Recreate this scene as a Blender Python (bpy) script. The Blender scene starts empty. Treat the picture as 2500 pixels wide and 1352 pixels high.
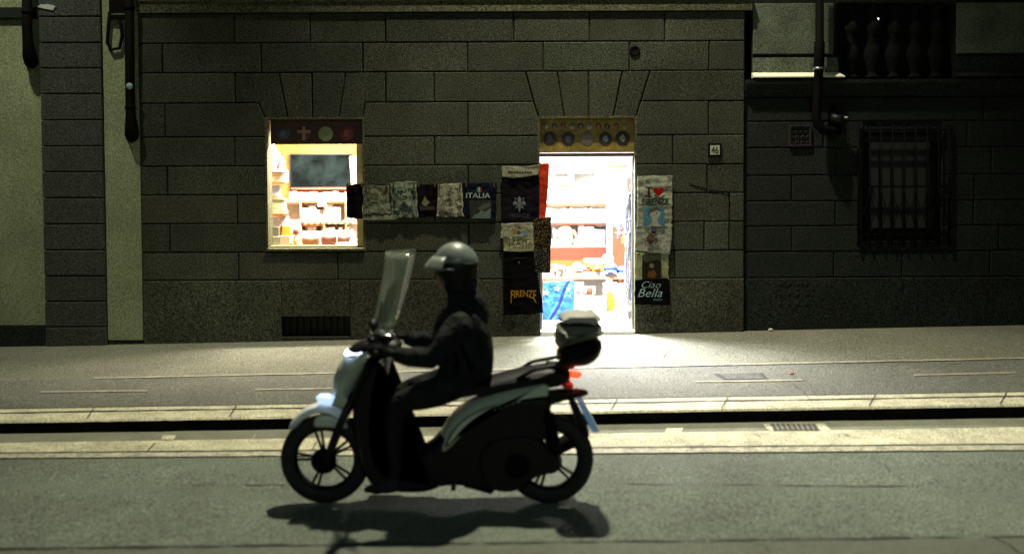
import bpy, bmesh, math, random
from mathutils import Vector, noise as mn
random.seed(7)
SC = bpy.context.scene
COL = SC.collection

# ------------------------------------------------------------------ camera
F, CX, CY, SHIFT = 2430.6, 1250.0, 676.0, 151.0
CAM = Vector((0, 0, 1.95)); PIT = math.radians(2.0); ROLL = 0.0048
_f = Vector((0, math.cos(PIT), -math.sin(PIT)))
_u0 = Vector((0, math.sin(PIT), math.cos(PIT))); _r0 = Vector((1, 0, 0))
_r = _r0*math.cos(ROLL) - _u0*math.sin(ROLL)
_u = _u0*math.cos(ROLL) + _r0*math.sin(ROLL)
cd = bpy.data.cameras.new('camera'); cam = bpy.data.objects.new('camera', cd); COL.objects.link(cam)
cd.sensor_width = 36; cd.lens = 35; cd.shift_y = -SHIFT/2500
cd.clip_start = 0.1; cd.clip_end = 300
from mathutils import Matrix
M = Matrix((( _r.x, _u.x, -_f.x, CAM.x), (_r.y, _u.y, -_f.y, CAM.y), (_r.z, _u.z, -_f.z, CAM.z), (0, 0, 0, 1)))
cam.matrix_world = M
SC.camera = cam
cd.dof.use_dof = True; cd.dof.focus_distance = 10.9; cd.dof.aperture_fstop = 0.85

# ------------------------------------------------------------------ world (night sky)
w = bpy.data.worlds.new('World'); SC.world = w; w.use_nodes = True
nt = w.node_tree; bg = nt.nodes['Background']
sky = nt.nodes.new('ShaderNodeTexSky'); sky.sky_type = 'NISHITA'; sky.sun_disc = False
sky.sun_elevation = math.radians(1.0); sky.sun_rotation = math.radians(200)
nt.links.new(sky.outputs[0], bg.inputs[0]); bg.inputs[1].default_value = 0.006

# ------------------------------------------------------------------ lights
def spot(name, loc, target, power, color, size, blend, radius):
    l = bpy.data.lights.new(name, 'SPOT'); l.energy = power; l.color = color
    l.spot_size = math.radians(size); l.spot_blend = blend; l.shadow_soft_size = radius
    o = bpy.data.objects.new(name, l); COL.objects.link(o); o.location = loc
    o.rotation_euler = (Vector(target)-Vector(loc)).to_track_quat('-Z', 'Y').to_euler(); return o
spot('street_lamp_or_fill', (0.5, 9.05, 9.6), (0.9, 8.1, 0), 5700, (1.0, .95, .70), 84, 1.0, .13)
spot('street_lamp_or_fill', (-5.6, 7.9, 9.4), (-6.3, 10.6, 1.0), 1900, (.97, .97, .72), 62, 1.0, .2)
spot('street_lamp_or_fill', (2.5, -5.5, 7.5), (0.6, 8, 8*.1), 700, (.70, .98, .86), 70, 1.0, .35)  # soft fill added from the camera side to lift scooter, rider and wall
def area(name, loc, rot, power, color, sx, sy):
    l = bpy.data.lights.new(name, 'AREA'); l.shape = 'RECTANGLE'; l.size = sx; l.size_y = sy
    l.energy = power; l.color = color
    o = bpy.data.objects.new(name, l); COL.objects.link(o); o.location = loc; o.rotation_euler = rot; return o
area('shop_light', (0.50, 12.0, 2.66), (math.radians(-34), 0, math.radians(20)), 800, (1, .95, .90), .9, .25)
area('shop_light', (0.70, 11.36, 2.42), (math.radians(12), 0, 0), 300, (.92, .96, 1), .6, .12)
area('display_light', (-2.15, 11.36, 2.62), (math.radians(20), 0, 0), 330, (1, .88, .74), .8, .2)
SC.view_settings.view_transform = 'Standard'; SC.view_settings.look = 'None'
SC.view_settings.exposure = 0; SC.view_settings.gamma = 1
SC.cycles.max_bounces = 6
SC.cycles.use_denoising = True
SC.cycles.sample_clamp_indirect = 3
SC.cycles.sample_clamp_direct = 0

# ------------------------------------------------------------------ projection helpers
def ray(px, py):
    return _f + _r*((px-CX)/F) + _u*((CY-SHIFT-py)/F)
def U(px, py, Y):
    d = ray(px, py); return CAM + d*((Y-CAM.y)/d.y)
def solveY(px, py, z):
    d = ray(px, py); return (d*((z-CAM.z)/d.z)).y

# ------------------------------------------------------------------ materials
def mat(name, col, rough=.8, n=None, bump=0, metal=0, emit=None, spec=None, attr=False, coat=0, gain=1.0, bd=.01):
    """n = list of (scale, amount) multiplicative noises"""
    m = bpy.data.materials.new(name); m.use_nodes = True
    t = m.node_tree; b = t.nodes['Principled BSDF']
    b.inputs['Base Color'].default_value = (*col, 1); b.inputs['Roughness'].default_value = rough
    b.inputs['Metallic'].default_value = metal
    if spec is not None: b.inputs['Specular IOR Level'].default_value = spec
    if coat: b.inputs['Coat Weight'].default_value = coat; b.inputs['Coat Roughness'].default_value = .08
    src = None
    if attr:
        a = t.nodes.new('ShaderNodeVertexColor'); a.layer_name = 'paint'; src = a.outputs[0]
    tc = t.nodes.new('ShaderNodeTexCoord')
    last = None
    for (s, am) in (n or [(40, .15)]):
        no = t.nodes.new('ShaderNodeTexNoise'); no.inputs['Scale'].default_value = s
        no.inputs['Detail'].default_value = 3 if s < 60 else 1
        t.links.new(tc.outputs['Object'], no.inputs['Vector'])
        mr = t.nodes.new('ShaderNodeMapRange')
        mr.inputs['From Min'].default_value = .3; mr.inputs['From Max'].default_value = .7
        mr.inputs['To Min'].default_value = (1-am)*(gain if last is None else 1); mr.inputs['To Max'].default_value = (1+am)*(gain if last is None else 1)
        t.links.new(no.outputs['Fac'], mr.inputs['Value'])
        if last is None: last = mr.outputs[0]
        else:
            mm = t.nodes.new('ShaderNodeMath'); mm.operation = 'MULTIPLY'
            t.links.new(last, mm.inputs[0]); t.links.new(mr.outputs[0], mm.inputs[1]); last = mm.outputs[0]
        lastn = no
    vm = t.nodes.new('ShaderNodeVectorMath'); vm.operation = 'SCALE'
    if src: t.links.new(src, vm.inputs[0])
    else: vm.inputs[0].default_value = col
    t.links.new(last, vm.inputs['Scale']); t.links.new(vm.outputs[0], b.inputs['Base Color'])
    if bump:
        bp = t.nodes.new('ShaderNodeBump'); bp.inputs['Strength'].default_value = bump; bp.inputs['Distance'].default_value = bd
        t.links.new(lastn.outputs['Fac'], bp.inputs['Height']); t.links.new(bp.outputs[0], b.inputs['Normal'])
    if emit:
        b.inputs['Emission Color'].default_value = (*emit[:3], 1); b.inputs['Emission Strength'].default_value = emit[3]
    return m
def glassy(name, tint, clear, diff):
    m = bpy.data.materials.new(name); m.use_nodes = True; t = m.node_tree; t.nodes.clear()
    o = t.nodes.new('ShaderNodeOutputMaterial'); tr = t.nodes.new('ShaderNodeBsdfTransparent')
    tr.inputs[0].default_value = (*tint, 1)
    g = t.nodes.new('ShaderNodeBsdfGlossy'); g.inputs['Roughness'].default_value = .06
    d = t.nodes.new('ShaderNodeBsdfDiffuse'); d.inputs[0].default_value = (*diff, 1)
    nz = t.nodes.new('ShaderNodeTexNoise'); nz.inputs['Scale'].default_value = 9
    m1 = t.nodes.new('ShaderNodeMixShader'); m1.inputs[0].default_value = .5
    m2 = t.nodes.new('ShaderNodeMixShader')
    mp = t.nodes.new('ShaderNodeMapRange'); mp.inputs['To Min'].default_value = (1-clear)*.7; mp.inputs['To Max'].default_value = (1-clear)*1.3
    t.links.new(nz.outputs['Fac'], mp.inputs['Value']); t.links.new(mp.outputs[0], m2.inputs[0])
    t.links.new(g.outputs[0], m1.inputs[1]); t.links.new(d.outputs[0], m1.inputs[2])
    t.links.new(tr.outputs[0], m2.inputs[1]); t.links.new(m1.outputs[0], m2.inputs[2]); t.links.new(m2.outputs[0], o.inputs[0])
    return m
MT = {}
G1 = [(2.2, .16), (30, .2), (160, .35), (80, .9)]
MT['stone'] = mat('pietra_stone', (.5, .5, .5), .9, [(.8, .2)]+G1, .5, spec=.15, attr=True)
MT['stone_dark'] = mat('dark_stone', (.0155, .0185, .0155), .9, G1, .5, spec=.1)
MT['trim'] = mat('stone_trim', (.062, .064, .036), .9, G1, .4, spec=.15)
MT['plaster'] = mat('pale_plaster', (.20, .225, .13), .9, [(1.2, .2), (160, .25), (80, .4)], .3)
MT['plaster_grey'] = mat('grey_plaster', (.085, .10, .068), .9, [(3, .35), (80, .7)], .3)
MT['pale'] = mat('pale_stone', (.45, .43, .31), .85, [(1.5, .15), (7, .22), (70, .45)], .5)
MT['lit_moulding'] = mat('lit_moulding', (.80, .78, .60), .7, [(20, .08)])  # near-white tone puts strong lamplight on the moulding into the colour
MT['asphalt'] = mat('asphalt', (.112, .132, .108), .9, [(.55, .22), (2.3, .12), (14, .12), (190, .4), (85, .75)], .6)
MT['asphalt_dark'] = mat('asphalt_dark', (.098, .100, .085), .9, [(1.4, .15), (15, .1), (150, .4), (75, .7)], .6)
MT['pavement'] = mat('pavement', (.126, .127, .096), .9, [(1.3, .13), (15, .1), (150, .4), (75, .7)], .6)
MT['tar'] = mat('tar', (.02, .021, .018), .8, [(30, .4)])
MT['paint'] = mat('road_paint', (.36, .35, .27), .8, [(4, .25), (16, .3), (80, .5)])
MT['pave_line'] = mat('faded_paint', (.25, .24, .18), .85, [(9, .2), (60, .4)])
MT['black'] = mat('black_plastic', (.006, .006, .007), .5, spec=.25)
MT['rubber'] = mat('rubber', (.010, .010, .011), .8, [(60, .2)])
MT['iron'] = mat('iron', (.0028, .0022, .0025), .8, [(50, .3)], .2, 0, spec=.08)
MT['steel'] = mat('steel', (.35, .36, .36), .35, [(20, .1)], 0, .9)
MT['chrome'] = mat('chrome', (.75, .77, .8), .14, [(20, .05)], 0, 1)
MT['silver'] = mat('silver_paint', (.50, .54, .46), .38, [(12, .05)], 0, 0, coat=.3)
MT['white_paint'] = mat('white_paint', (.80, .84, .86), .3, [(12, .05)], 0, 0, coat=.6)
MT['cloth_black'] = mat('black_cloth', (.010, .0115, .0125), .85, [(120, .3), (9, .5)], .9, spec=.15, bd=.06)
MT['trousers'] = mat('dark_trousers', (.010, .011, .014), .9, [(8, .3), (120, .3)], .5)
MT['skin'] = mat('skin', (.32, .2, .14), .6)
MT['cloth'] = mat('cotton_cloth', (.5, .5, .5), .95, [(7, .15), (90, .35)], .3, attr=True, gain=.50, spec=.05)
MT['shop_cloth'] = mat('shop_cotton', (.5, .5, .5), .92, [(7, .12), (90, .22)], .3, attr=True)
MT['kerb_face'] = mat('shaded_kerb_face', (.006, .006, .005), .95, [(9, .5), (60, .5)], .3, spec=.05)  # near-black tone puts the shade on the kerb's street side into the colour
MT['object'] = mat('goods', (.5, .5, .5), .6, [(12, .08), (70, .1)], 0, attr=True)
MT['glass'] = glassy('window_glass', (.98, .98, .96), .95, (.3, .3, .25))
MT['shield'] = glassy('clear_plastic', (.93, .96, .93), .60, (.55, .60, .48))
MT['white'] = mat('white_paint_wall', (.8, .78, .74), .8)
MT['frame'] = mat('ochre_frame', (.42, .36, .16), .6, [(20, .2)])
MT['orange'] = mat('orange_wall', (.26, .080, .010), .8, [(8, .3), (50, .2)])
MT['wood'] = mat('brown_wood', (.12, .03, .008), .5, [(6, .3), (40, .2)])
MT['shelfwood'] = mat('pale_wood', (.52, .30, .15), .6, [(6, .2)])
MT['headlamp'] = mat('headlamp_lit', (.8, .9, 1), .2, emit=(.62, .78, 1, 5))
MT['side_lamp'] = mat('side_lamp_lit', (.7, .85, 1), .2, emit=(.5, .68, 1, 1.1))
MT['taillamp'] = mat('tail_lamp_lit', (.8, .05, .02), .2, emit=(1, .06, .02, 2.6))
MT['plate_glow'] = mat('plate_lit', (.30, .48, .72), .4, emit=(.2, .42, .8, .12))  # bluish light on the plate put in as base colour and glow
MT['bulb'] = mat('bulb_lit', (1, 1, 1), .3, emit=(1, 1, 1, 6))
MT['tube'] = mat('tube_lit', (1, 1, 1), .3, emit=(1, .97, .93, 7))
MT['screen'] = mat('screen', (.0035, .006, .0065), .9, [(4, .9), (14, .3)], 0, spec=0)

# ------------------------------------------------------------------ mesh helpers
class MB:
    def __init__(s): s.v = []; s.f = []; s.c = []; s.cur = None; s.smooth = []
    def add(s, vs, fs, smooth=False):
        k = len(s.v); s.v += [tuple(v) for v in vs]
        for f in fs:
            s.f.append(tuple(i+k for i in f)); s.c.append(s.cur); s.smooth.append(smooth)
        return s
    def box(s, a, b):
        x0, y0, z0 = [min(p, q) for p, q in zip(a, b)]; x1, y1, z1 = [max(p, q) for p, q in zip(a, b)]
        return s.add([(x0,y0,z0),(x1,y0,z0),(x1,y1,z0),(x0,y1,z0),(x0,y0,z1),(x1,y0,z1),(x1,y1,z1),(x0,y1,z1)],
              [(0,3,2,1),(4,5,6,7),(0,1,5,4),(1,2,6,5),(2,3,7,6),(3,0,4,7)])
    def prism(s, poly, y0, y1, taper=1.0):
        """poly of (x,z); extruded along y"""
        n = len(poly); cx = sum(p[0] for p in poly)/n; cz = sum(p[1] for p in poly)/n
        A = [(p[0], y0, p[1]) for p in poly]; B = [(cx+(p[0]-cx)*taper, y1, cz+(p[1]-cz)*taper) for p in poly]
        return s.add(A+B, [tuple(range(n)), tuple(range(2*n-1, n-1, -1))] + [(i, i+n, (i+1) % n+n, (i+1) % n) for i in range(n)])
    def tube(s, pts, rad, seg=10, smooth=True, ry=1.0):
        pts = [Vector(p) for p in pts]; n = len(pts)
        if not hasattr(rad, '__len__'): rad = [rad]*n
        rings = []
        up = Vector((0, 1, 0))
        for i, p in enumerate(pts):
            t = (pts[min(i+1, n-1)]-pts[max(i-1, 0)]).normalized()
            a = up - t*up.dot(t)
            if a.length < .1: a = Vector((1, 0, 0)) - t*t.x
            a.normalize(); b = t.cross(a)
            rings.append([p+(a*math.cos(q)*ry+b*math.sin(q))*rad[i] for q in [2*math.pi*j/seg for j in range(seg)]])
        vs = [v for r in rings for v in r]
        fs = [(i*seg+j, i*seg+(j+1) % seg, (i+1)*seg+(j+1) % seg, (i+1)*seg+j) for i in range(n-1) for j in range(seg)]
        fs += [tuple(range(seg-1, -1, -1)), tuple((n-1)*seg+j for j in range(seg))]
        return s.add(vs, fs, smooth)
    def lathe(s, c, prof, axis='z', seg=20, a0=0, a1=2*math.pi):
        """prof list of (r, h) along axis"""
        full = abs(a1-a0-2*math.pi) < 1e-4; m = seg if full else seg+1
        vs = []
        for (r, h) in prof:
            for j in range(m):
                q = a0+(a1-a0)*j/seg; x, y = r*math.cos(q), r*math.sin(q)
                v = (x, y, h) if axis == 'z' else ((x, h, y) if axis == 'y' else (h, x, y))
                vs.append((c[0]+v[0], c[1]+v[1], c[2]+v[2]))
        fs = []
        for i in range(len(prof)-1):
            for j in range(seg):
                k = (j+1) % m
                fs.append((i*m+j, i*m+k, (i+1)*m+k, (i+1)*m+j))
        return s.add(vs, fs, True)
    def ell(s, c, r, seg=16, rings=10, f=None):
        vs = []
        for i in range(rings+1):
            p = math.pi*i/rings
            for j in range(seg):
                q = 2*math.pi*j/seg
                d = Vector((math.sin(p)*math.cos(q), math.sin(p)*math.sin(q), math.cos(p)))
                k = f(d) if f else 1
                vs.append((c[0]+d.x*r[0]*k, c[1]+d.y*r[1]*k, c[2]+d.z*r[2]*k))
        fs = [(i*seg+j, (i+1)*seg+j, (i+1)*seg+(j+1) % seg, i*seg+(j+1) % seg) for i in range(rings) for j in range(seg)]
        return s.add(vs, fs, True)
    def build(s, name, m, parent=None, origin=None, bevel=0, seg=2, sub=0, weld=False):
        if parent is not None: org = Vector(parent['org'])
        elif origin is not None: org = Vector(origin)
        else:
            xs = [v[0] for v in s.v]; ys = [v[1] for v in s.v]; zs = [v[2] for v in s.v]
            org = Vector(((min(xs)+max(xs))/2, (min(ys)+max(ys))/2, min(zs)))
        me = bpy.data.meshes.new(name)
        me.from_pydata([tuple(Vector(v)-org) for v in s.v], [], s.f)
        me.polygons.foreach_set('use_smooth', s.smooth)
        if any(c is not None for c in s.c):
            at = me.color_attributes.new('paint', 'FLOAT_COLOR', 'CORNER')
            for p in me.polygons:
                c = s.c[p.index] or (.5, .5, .5)
                for li in p.loop_indices: at.data[li].color = (*c, 1)
        bm = bmesh.new(); bm.from_mesh(me)
        if weld: bmesh.ops.remove_doubles(bm, verts=bm.verts, dist=1e-5)
        if not getattr(s, 'sheet', False): bmesh.ops.recalc_face_normals(bm, faces=bm.faces)
        bm.to_mesh(me); bm.free()
        me.materials.append(m if not isinstance(m, str) else MT[m])
        o = bpy.data.objects.new(name, me); COL.objects.link(o)
        o['org'] = list(org)
        if parent is not None: o.parent = parent
        else: o.location = org
        if bevel:
            b = o.modifiers.new('bevel', 'BEVEL'); b.width = bevel; b.segments = seg; b.limit_method = 'ANGLE'; b.angle_limit = math.radians(35)
        if sub:
            q = o.modifiers.new('sub', 'SUBSURF'); q.levels = sub; q.render_levels = sub
        return o
def tag(o, label=None, cat=None, group=None, kind=None):
    if label: o['label'] = label
    if cat: o['category'] = cat
    if group: o['group'] = group
    if kind: o['kind'] = kind
    return o
def empty(name, loc, label, cat, group=None):
    o = bpy.data.objects.new(name, None); COL.objects.link(o); o.location = loc; o['org'] = list(loc)
    o.empty_display_size = .1
    return tag(o, label, cat, group)
def copy_tree(o, d, parent=None):
    c = o.copy(); COL.objects.link(c); c.parent = parent
    if parent is None: c.location = o.location + Vector(d)
    for ch in [x for x in o.children]: copy_tree(ch, d, c)
    return c
def inset(poly, g):
    n = len(poly); out = []
    ar = sum(poly[i][0]*poly[(i+1) % n][1]-poly[(i+1) % n][0]*poly[i][1] for i in range(n))
    sg = 1 if ar > 0 else -1
    for i in range(n):
        p0, p1, p2 = Vector(poly[i-1]), Vector(poly[i]), Vector(poly[(i+1) % n])
        e1 = (p1-p0).normalized(); e2 = (p2-p1).normalized()
        n1 = Vector((-e1.y, e1.x))*sg; n2 = Vector((-e2.y, e2.x))*sg
        k = 1+n1.dot(n2)
        out.append(tuple(p1+(n1+n2)*(g/max(k, .3))))
    return out
def wallgrid(mb, x0, x1, z0, z1, y0, y1, holes):
    xs = sorted({x0, x1, *[h[0] for h in holes], *[h[1] for h in holes]}); zs = sorted({z0, z1, *[h[2] for h in holes], *[h[3] for h in holes]})
    xs = [x for x in xs if x0 <= x <= x1]; zs = [z for z in zs if z0 <= z <= z1]
    def solid(i, j):
        if i < 0 or j < 0 or i >= len(xs)-1 or j >= len(zs)-1: return False
        cx, cz = (xs[i]+xs[i+1])/2, (zs[j]+zs[j+1])/2
        return not any(h[0] < cx < h[1] and h[2] < cz < h[3] for h in holes)
    for i in range(len(xs)-1):
        for j in range(len(zs)-1):
            if not solid(i, j): continue
            a, b, c, d = xs[i], xs[i+1], zs[j], zs[j+1]
            mb.add([(a,y0,c),(b,y0,c),(b,y0,d),(a,y0,d)], [(0,1,2,3)])
            mb.add([(a,y1,c),(b,y1,c),(b,y1,d),(a,y1,d)], [(3,2,1,0)])
            if not solid(i-1, j): mb.add([(a,y0,c),(a,y0,d),(a,y1,d),(a,y1,c)], [(0,1,2,3)])
            if not solid(i+1, j): mb.add([(b,y0,c),(b,y0,d),(b,y1,d),(b,y1,c)], [(3,2,1,0)])
            if not solid(i, j-1): mb.add([(a,y0,c),(b,y0,c),(b,y1,c),(a,y1,c)], [(3,2,1,0)])
            if not solid(i, j+1): mb.add([(a,y0,d),(b,y0,d),(b,y1,d),(a,y1,d)], [(0,1,2,3)])
STONE = (.037, .040, .027)
def block(mb, poly, yf, depth=.024, g=.0065, c=.008):
    """rusticated stone: chamfered front; a little unevenness"""
    j = random.uniform(-.002, .002); k = random.uniform(.82, 1.2); mb.cur = (STONE[0]*k*random.uniform(.95, 1.06), STONE[1]*k, STONE[2]*k)
    poly = [(p[0]+random.uniform(-.002, .002), p[1]+random.uniform(-.0015, .0015)) for p in poly]
    P = inset(poly, g); Q = inset(poly, g+c); n = len(P)
    vs = [(p[0], yf+depth, p[1]) for p in P]+[(p[0], yf+c+j, p[1]) for p in P]+[(q[0], yf+j, q[1]) for q in Q]
    fs = [tuple(2*n+i for i in range(n))]
    for a, b in ((0, n), (n, 2*n)): fs += [(a+i, a+(i+1) % n, b+(i+1) % n, b+i) for i in range(n)]
    mb.add(vs, fs)
def pbox(mb, x0, y0, x1, y1, Y, d):
    a = U(x0, y1, Y); b = U(x1, y0, Y); mb.box((a.x, Y, a.z), (b.x, Y+d, b.z)); return mb
def XZ(px, py, Y):
    p = U(px, py, Y); return (p.x, p.z)

# ------------------------------------------------------------------ ground: stations (Y, z at centre, slope)
YW = 10.95
def station(Y, yl, yr):
    a = U(0, yl, Y); b = U(2500, yr, Y); s = (b.z-a.z)/(b.x-a.x); return (Y, a.z-s*a.x, s)
Yl = solveY(1250, 1109, .012); Yk = solveY(1250, 1041, .03); Yb = solveY(1250, 979, .14)
ROADZ = -0.0
z6 = U(795, 1229, 6.0).z
road_st = [(-8, z6, .003), (6.0, z6+.001, .003), station(Yl, 1120, 1098), station(Yk, 1060, 1021)]
walk_st = [station(Yk+.012, 1029, 988), station(Yb, 1000, 958), station(YW, 847, 795)]
s_ = walk_st[-1]; walk_st.append((YW+.5, s_[1]+.005, s_[2]))
def gz(x, Y, st):
    for i in range(len(st)-1):
        if Y <= st[i+1][0] or i == len(st)-2:
            a, b = st[i], st[i+1]; t = (Y-a[0])/(b[0]-a[0])
            return (a[1]+a[2]*x)*(1-t)+(b[1]+b[2]*x)*t
def ground_at(px, py, st):
    d = ray(px, py); lo, hi = .5, 14.0
    for _ in range(40):
        m = (lo+hi)/2; p = CAM+d*m
        if p.z > gz(p.x, p.y, st): lo = m
        else: hi = m
    p = CAM+d*lo; return p
def sheet_Y(name, Ys, st, m, lift=0, X0=-30, X1=30, nx=24, **kw):
    mb = MB(); mb.sheet = True; xs = [X0+(X1-X0)*i/nx for i in range(nx+1)]
    vs = [(x, y, gz(x, y, st)+lift) for y in Ys for x in xs]; k = nx+1
    mb.add(vs, [(j*k+i, j*k+i+1, (j+1)*k+i+1, (j+1)*k+i) for j in range(len(Ys)-1) for i in range(nx)])
    return tag(mb.build(name, m, origin=(0, 0, 0)), kind='structure', **kw)
def strip_px(name, x0, x1, top, bot, st, m, lift, n=30, wob=0, parent=None, kind='structure'):
    """band on the ground between two lines given as ((xa,ya),(xb,yb)) seen in the picture plane"""
    mb = MB(); mb.sheet = True; vs = []
    L = lambda l, x: l[0][1]+(l[1][1]-l[0][1])*(x-l[0][0])/(l[1][0]-l[0][0])
    for i in range(n+1):
        x = x0+(x1-x0)*i/n
        for q, l in enumerate((bot, top)):
            yy = L(l, x)+wob*(mn.noise(Vector((x*.013, q*9, lift*900)))+.5*mn.noise(Vector((x*.05, q*5, 3))))
            p = ground_at(x, yy, st); vs.append((p.x, p.y, gz(p.x, p.y, st)+lift))
    mb.add(vs, [(2*i, 2*i+2, 2*i+3, 2*i+1) for i in range(n)])
    o = mb.build(name, m, origin=(0, 0, 0) if parent is None else None, parent=parent)
    return tag(o, kind=kind) if kind else o
sheet_Y('road', [-8, 0, 4, 6.0, Yl, Yk+.02], road_st, 'asphalt')
sheet_Y('sidewalk', [Yb-.02, Yb+.5, Yb+1.2, Yb+2, YW, YW+.5], walk_st, 'pavement')
E0, E1 = -900, 3400
# darker lane on the sidewalk
strip_px('sidewalk_lane', E0, E1, ((0, 931), (2500, 879)), ((0, 998), (2500, 956)), walk_st, 'asphalt_dark', .004, 40, 1)
strip_px('lane_marking', 230, E1, ((0, 928), (2500, 874)), ((0, 931), (2500, 877.5)), walk_st, 'pave_line', .009, 60, 1.0)
for (a, b, ya, yb) in ((98, 360, 958.5, 955.5), (622, 880, 953, 949), (1698, 1958, 933.5, 929.5), (2230, 2480, 917.5, 911.5), (-420, -160, 966, 963)):
    strip_px('lane_marking', a, b, ((a, ya-1.6), (b, yb-1.6)), ((a, ya+1.8), (b, yb+1.8)), walk_st, 'pave_line', .010, 10, .5)
# kerb: pale stone, real step
kb = MB(); kb.sheet = True; nk = 300; vs = []
for i in range(nk+1):
    x = -14+28*i/nk; e = .012*mn.noise(Vector((x*2.1, 0, 0)))+.008*mn.noise(Vector((x*9, 3, 0)))
    zt = gz(x, Yk+.02, walk_st); zb = gz(x, Yk, road_st)-.05
    for (y, z) in ((Yb+.0, gz(x, Yb, walk_st)+.004), (Yb-.05, gz(x, Yb-.05, walk_st)+.005), (Yk+.03+e, zt+.002), (Yk+.012+e, zt-.012), (Yk+.008+e*.6, zb)):
        vs.append((x, y, z))
kb.add(vs, [(5*i+j+1, 5*i+j+6, 5*i+j+5, 5*i+j) for i in range(nk) for j in range(3)])
ko = tag(kb.build('kerb', 'pale', origin=(0, 0, 0)), kind='structure')
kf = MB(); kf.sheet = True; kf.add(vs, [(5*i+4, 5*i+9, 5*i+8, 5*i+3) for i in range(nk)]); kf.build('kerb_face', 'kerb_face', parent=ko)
jm = strip_px('kerb_joint', E0, E1, ((0, 1008.5), (2500, 967)), ((0, 1011), (2500, 969.5)), walk_st, 'tar', .0085, 160, 1.5)
strip_px('gutter', E0, E1, ((0, 1060), (2500, 1021)), ((0, 1083), (2500, 1045)), road_st, mat('gutter_stone', (.16, .165, .125), .9, [(5, .15), (90, .3)], .4), .004, 60, 1)
strip_px('channel_stone', E0, E1, ((0, 1083), (2500, 1044)), ((0, 1106), (2500, 1084)), road_st, 'pale', .008, 90, 1.2)
strip_px('road_marking', E0, E1, ((0, 1109.5), (2500, 1088)), ((0, 1120), (2500, 1100)), road_st, 'paint', .009, 90, 1.0)
strip_px('road_seam', E0, E1, ((0, 1106), (2500, 1084)), ((0, 1109.5), (2500, 1088)), road_st, 'tar', .005, 90, .8)
strip_px('road_seam', E0, E1, ((0, 1338), (2500, 1309)), ((0, 1341.5), (2500, 1312)), road_st, 'tar', .005, 160, 3)
strip_px('road_seam', 1500, 2300, ((1500, 1180), (2300, 1187)), ((1500, 1181.2), (2300, 1188.2)), road_st, 'asphalt_dark', .005, 60, 2)
strip_px('road_seam', 420, 700, ((420, 1182), (700, 1184)), ((420, 1183), (700, 1185)), road_st, 'asphalt_dark', .005, 30, 2)
strip_px('road_patch', E0, E1, ((0, 1345), (2500, 1314)), ((0, 1500), (2500, 1480)), road_st, mat('asphalt_patch', (.115, .125, .10), .9, [(1.1, .12), (14, .1), (110, .4)], .6), .004, 60, 2)
# cross joints on the channel stones and pale patches in the gutter
for (a, ya, b, yb, wd) in ((358, 1104, 376, 1084, 4), (1838, 1062, 1856, 1069, 4), (2058, 1062, 2072, 1068, 4), (760, 1102, 772, 1080, 3), (1210, 1100, 1222, 1072, 3)):
    mb = MB(); mb.sheet = True
    ps = [ground_at(q[0], q[1], road_st) for q in ((a, ya), (a+wd, ya), (b+wd, yb), (b, yb))]
    mb.add([(p.x, p.y, p.z+.010) for p in ps], [(0, 1, 2, 3)])
    tag(mb.build('stone_joint', 'tar', origin=(0, 0, 0)), kind='structure')
for (x0, x1, y0, y1) in ((392, 430, 1064, 1075), (1622, 1668, 1047, 1060), (616, 624, 1062, 1075), (468, 474, 1064, 1078)):
    mb = MB(); mb.sheet = True
    ps = [ground_at(q[0], q[1], road_st) for q in ((x0, y1), (x1-6, y1), (x1, y0), (x0+6, y0))]
    mb.add([(p.x, p.y, p.z+.009) for p in ps], [(0, 1, 2, 3)])
    tag(mb.build('gutter_patch', 'pale', origin=(0, 0, 0)), kind='structure')
for x in (-640, -150, 212, 560, 905, 1180, 1490, 1760, 2120, 2440, 2900):
    t = x/2500; ps = [ground_at(q[0], q[1], walk_st) for q in ((x, 1026.5-39*t), (x+3, 1026.5-39*t), (x+19, 1001-42*t), (x+16.5, 1001-42*t))]
    mb = MB(); mb.sheet = True; mb.add([(p.x, p.y, p.z+.013) for p in ps], [(0, 1, 2, 3)])
    tag(mb.build('kerb_joint', 'tar', origin=(0, 0, 0)), kind='structure')
for (pts, wd, st_) in (([(2420, 1310), (2440, 1322), (2462, 1330), (2478, 1346), (2500, 1356)], 4, road_st), ([(1800, 1318), (1840, 1330), (1868, 1338), (1880, 1350)], 3, road_st), ([(120, 1338), (160, 1344), (182, 1352)], 3, road_st), ([(350, 1230), (372, 1238), (402, 1240), (440, 1252)], 1.5, road_st), ([(1640, 850), (1626, 862), (1618, 876)], 1.5, walk_st), ([(2120, 1120), (2160, 1135), (2172, 1152), (2210, 1160)], 1.5, road_st)):
    mb = MB(); mb.sheet = True; vs = []
    for (x, y) in pts:
        for dx in (0, wd): p = ground_at(x+dx, y, st_); vs.append((p.x, p.y, p.z+.0075))
    mb.add(vs, [(2*i, 2*i+1, 2*i+3, 2*i+2) for i in range(len(pts)-1)]); tag(mb.build('road_crack', 'tar', origin=(0, 0, 0)), kind='structure')
# crack in the lane
mb = MB(); mb.sheet = True; vs = []
for i, (x, y) in enumerate(((1935, 938), (1944, 946), (1950, 951), (1962, 958), (1966, 966), (1976, 974))):
    for dx in (0, 2.4):
        p = ground_at(x+dx, y, walk_st); vs.append((p.x, p.y, p.z+.008))
mb.add(vs, [(2*i, 2*i+1, 2*i+3, 2*i+2) for i in range(5)])
tag(mb.build('sidewalk_crack', 'tar', origin=(0, 0, 0)), kind='structure')

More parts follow.
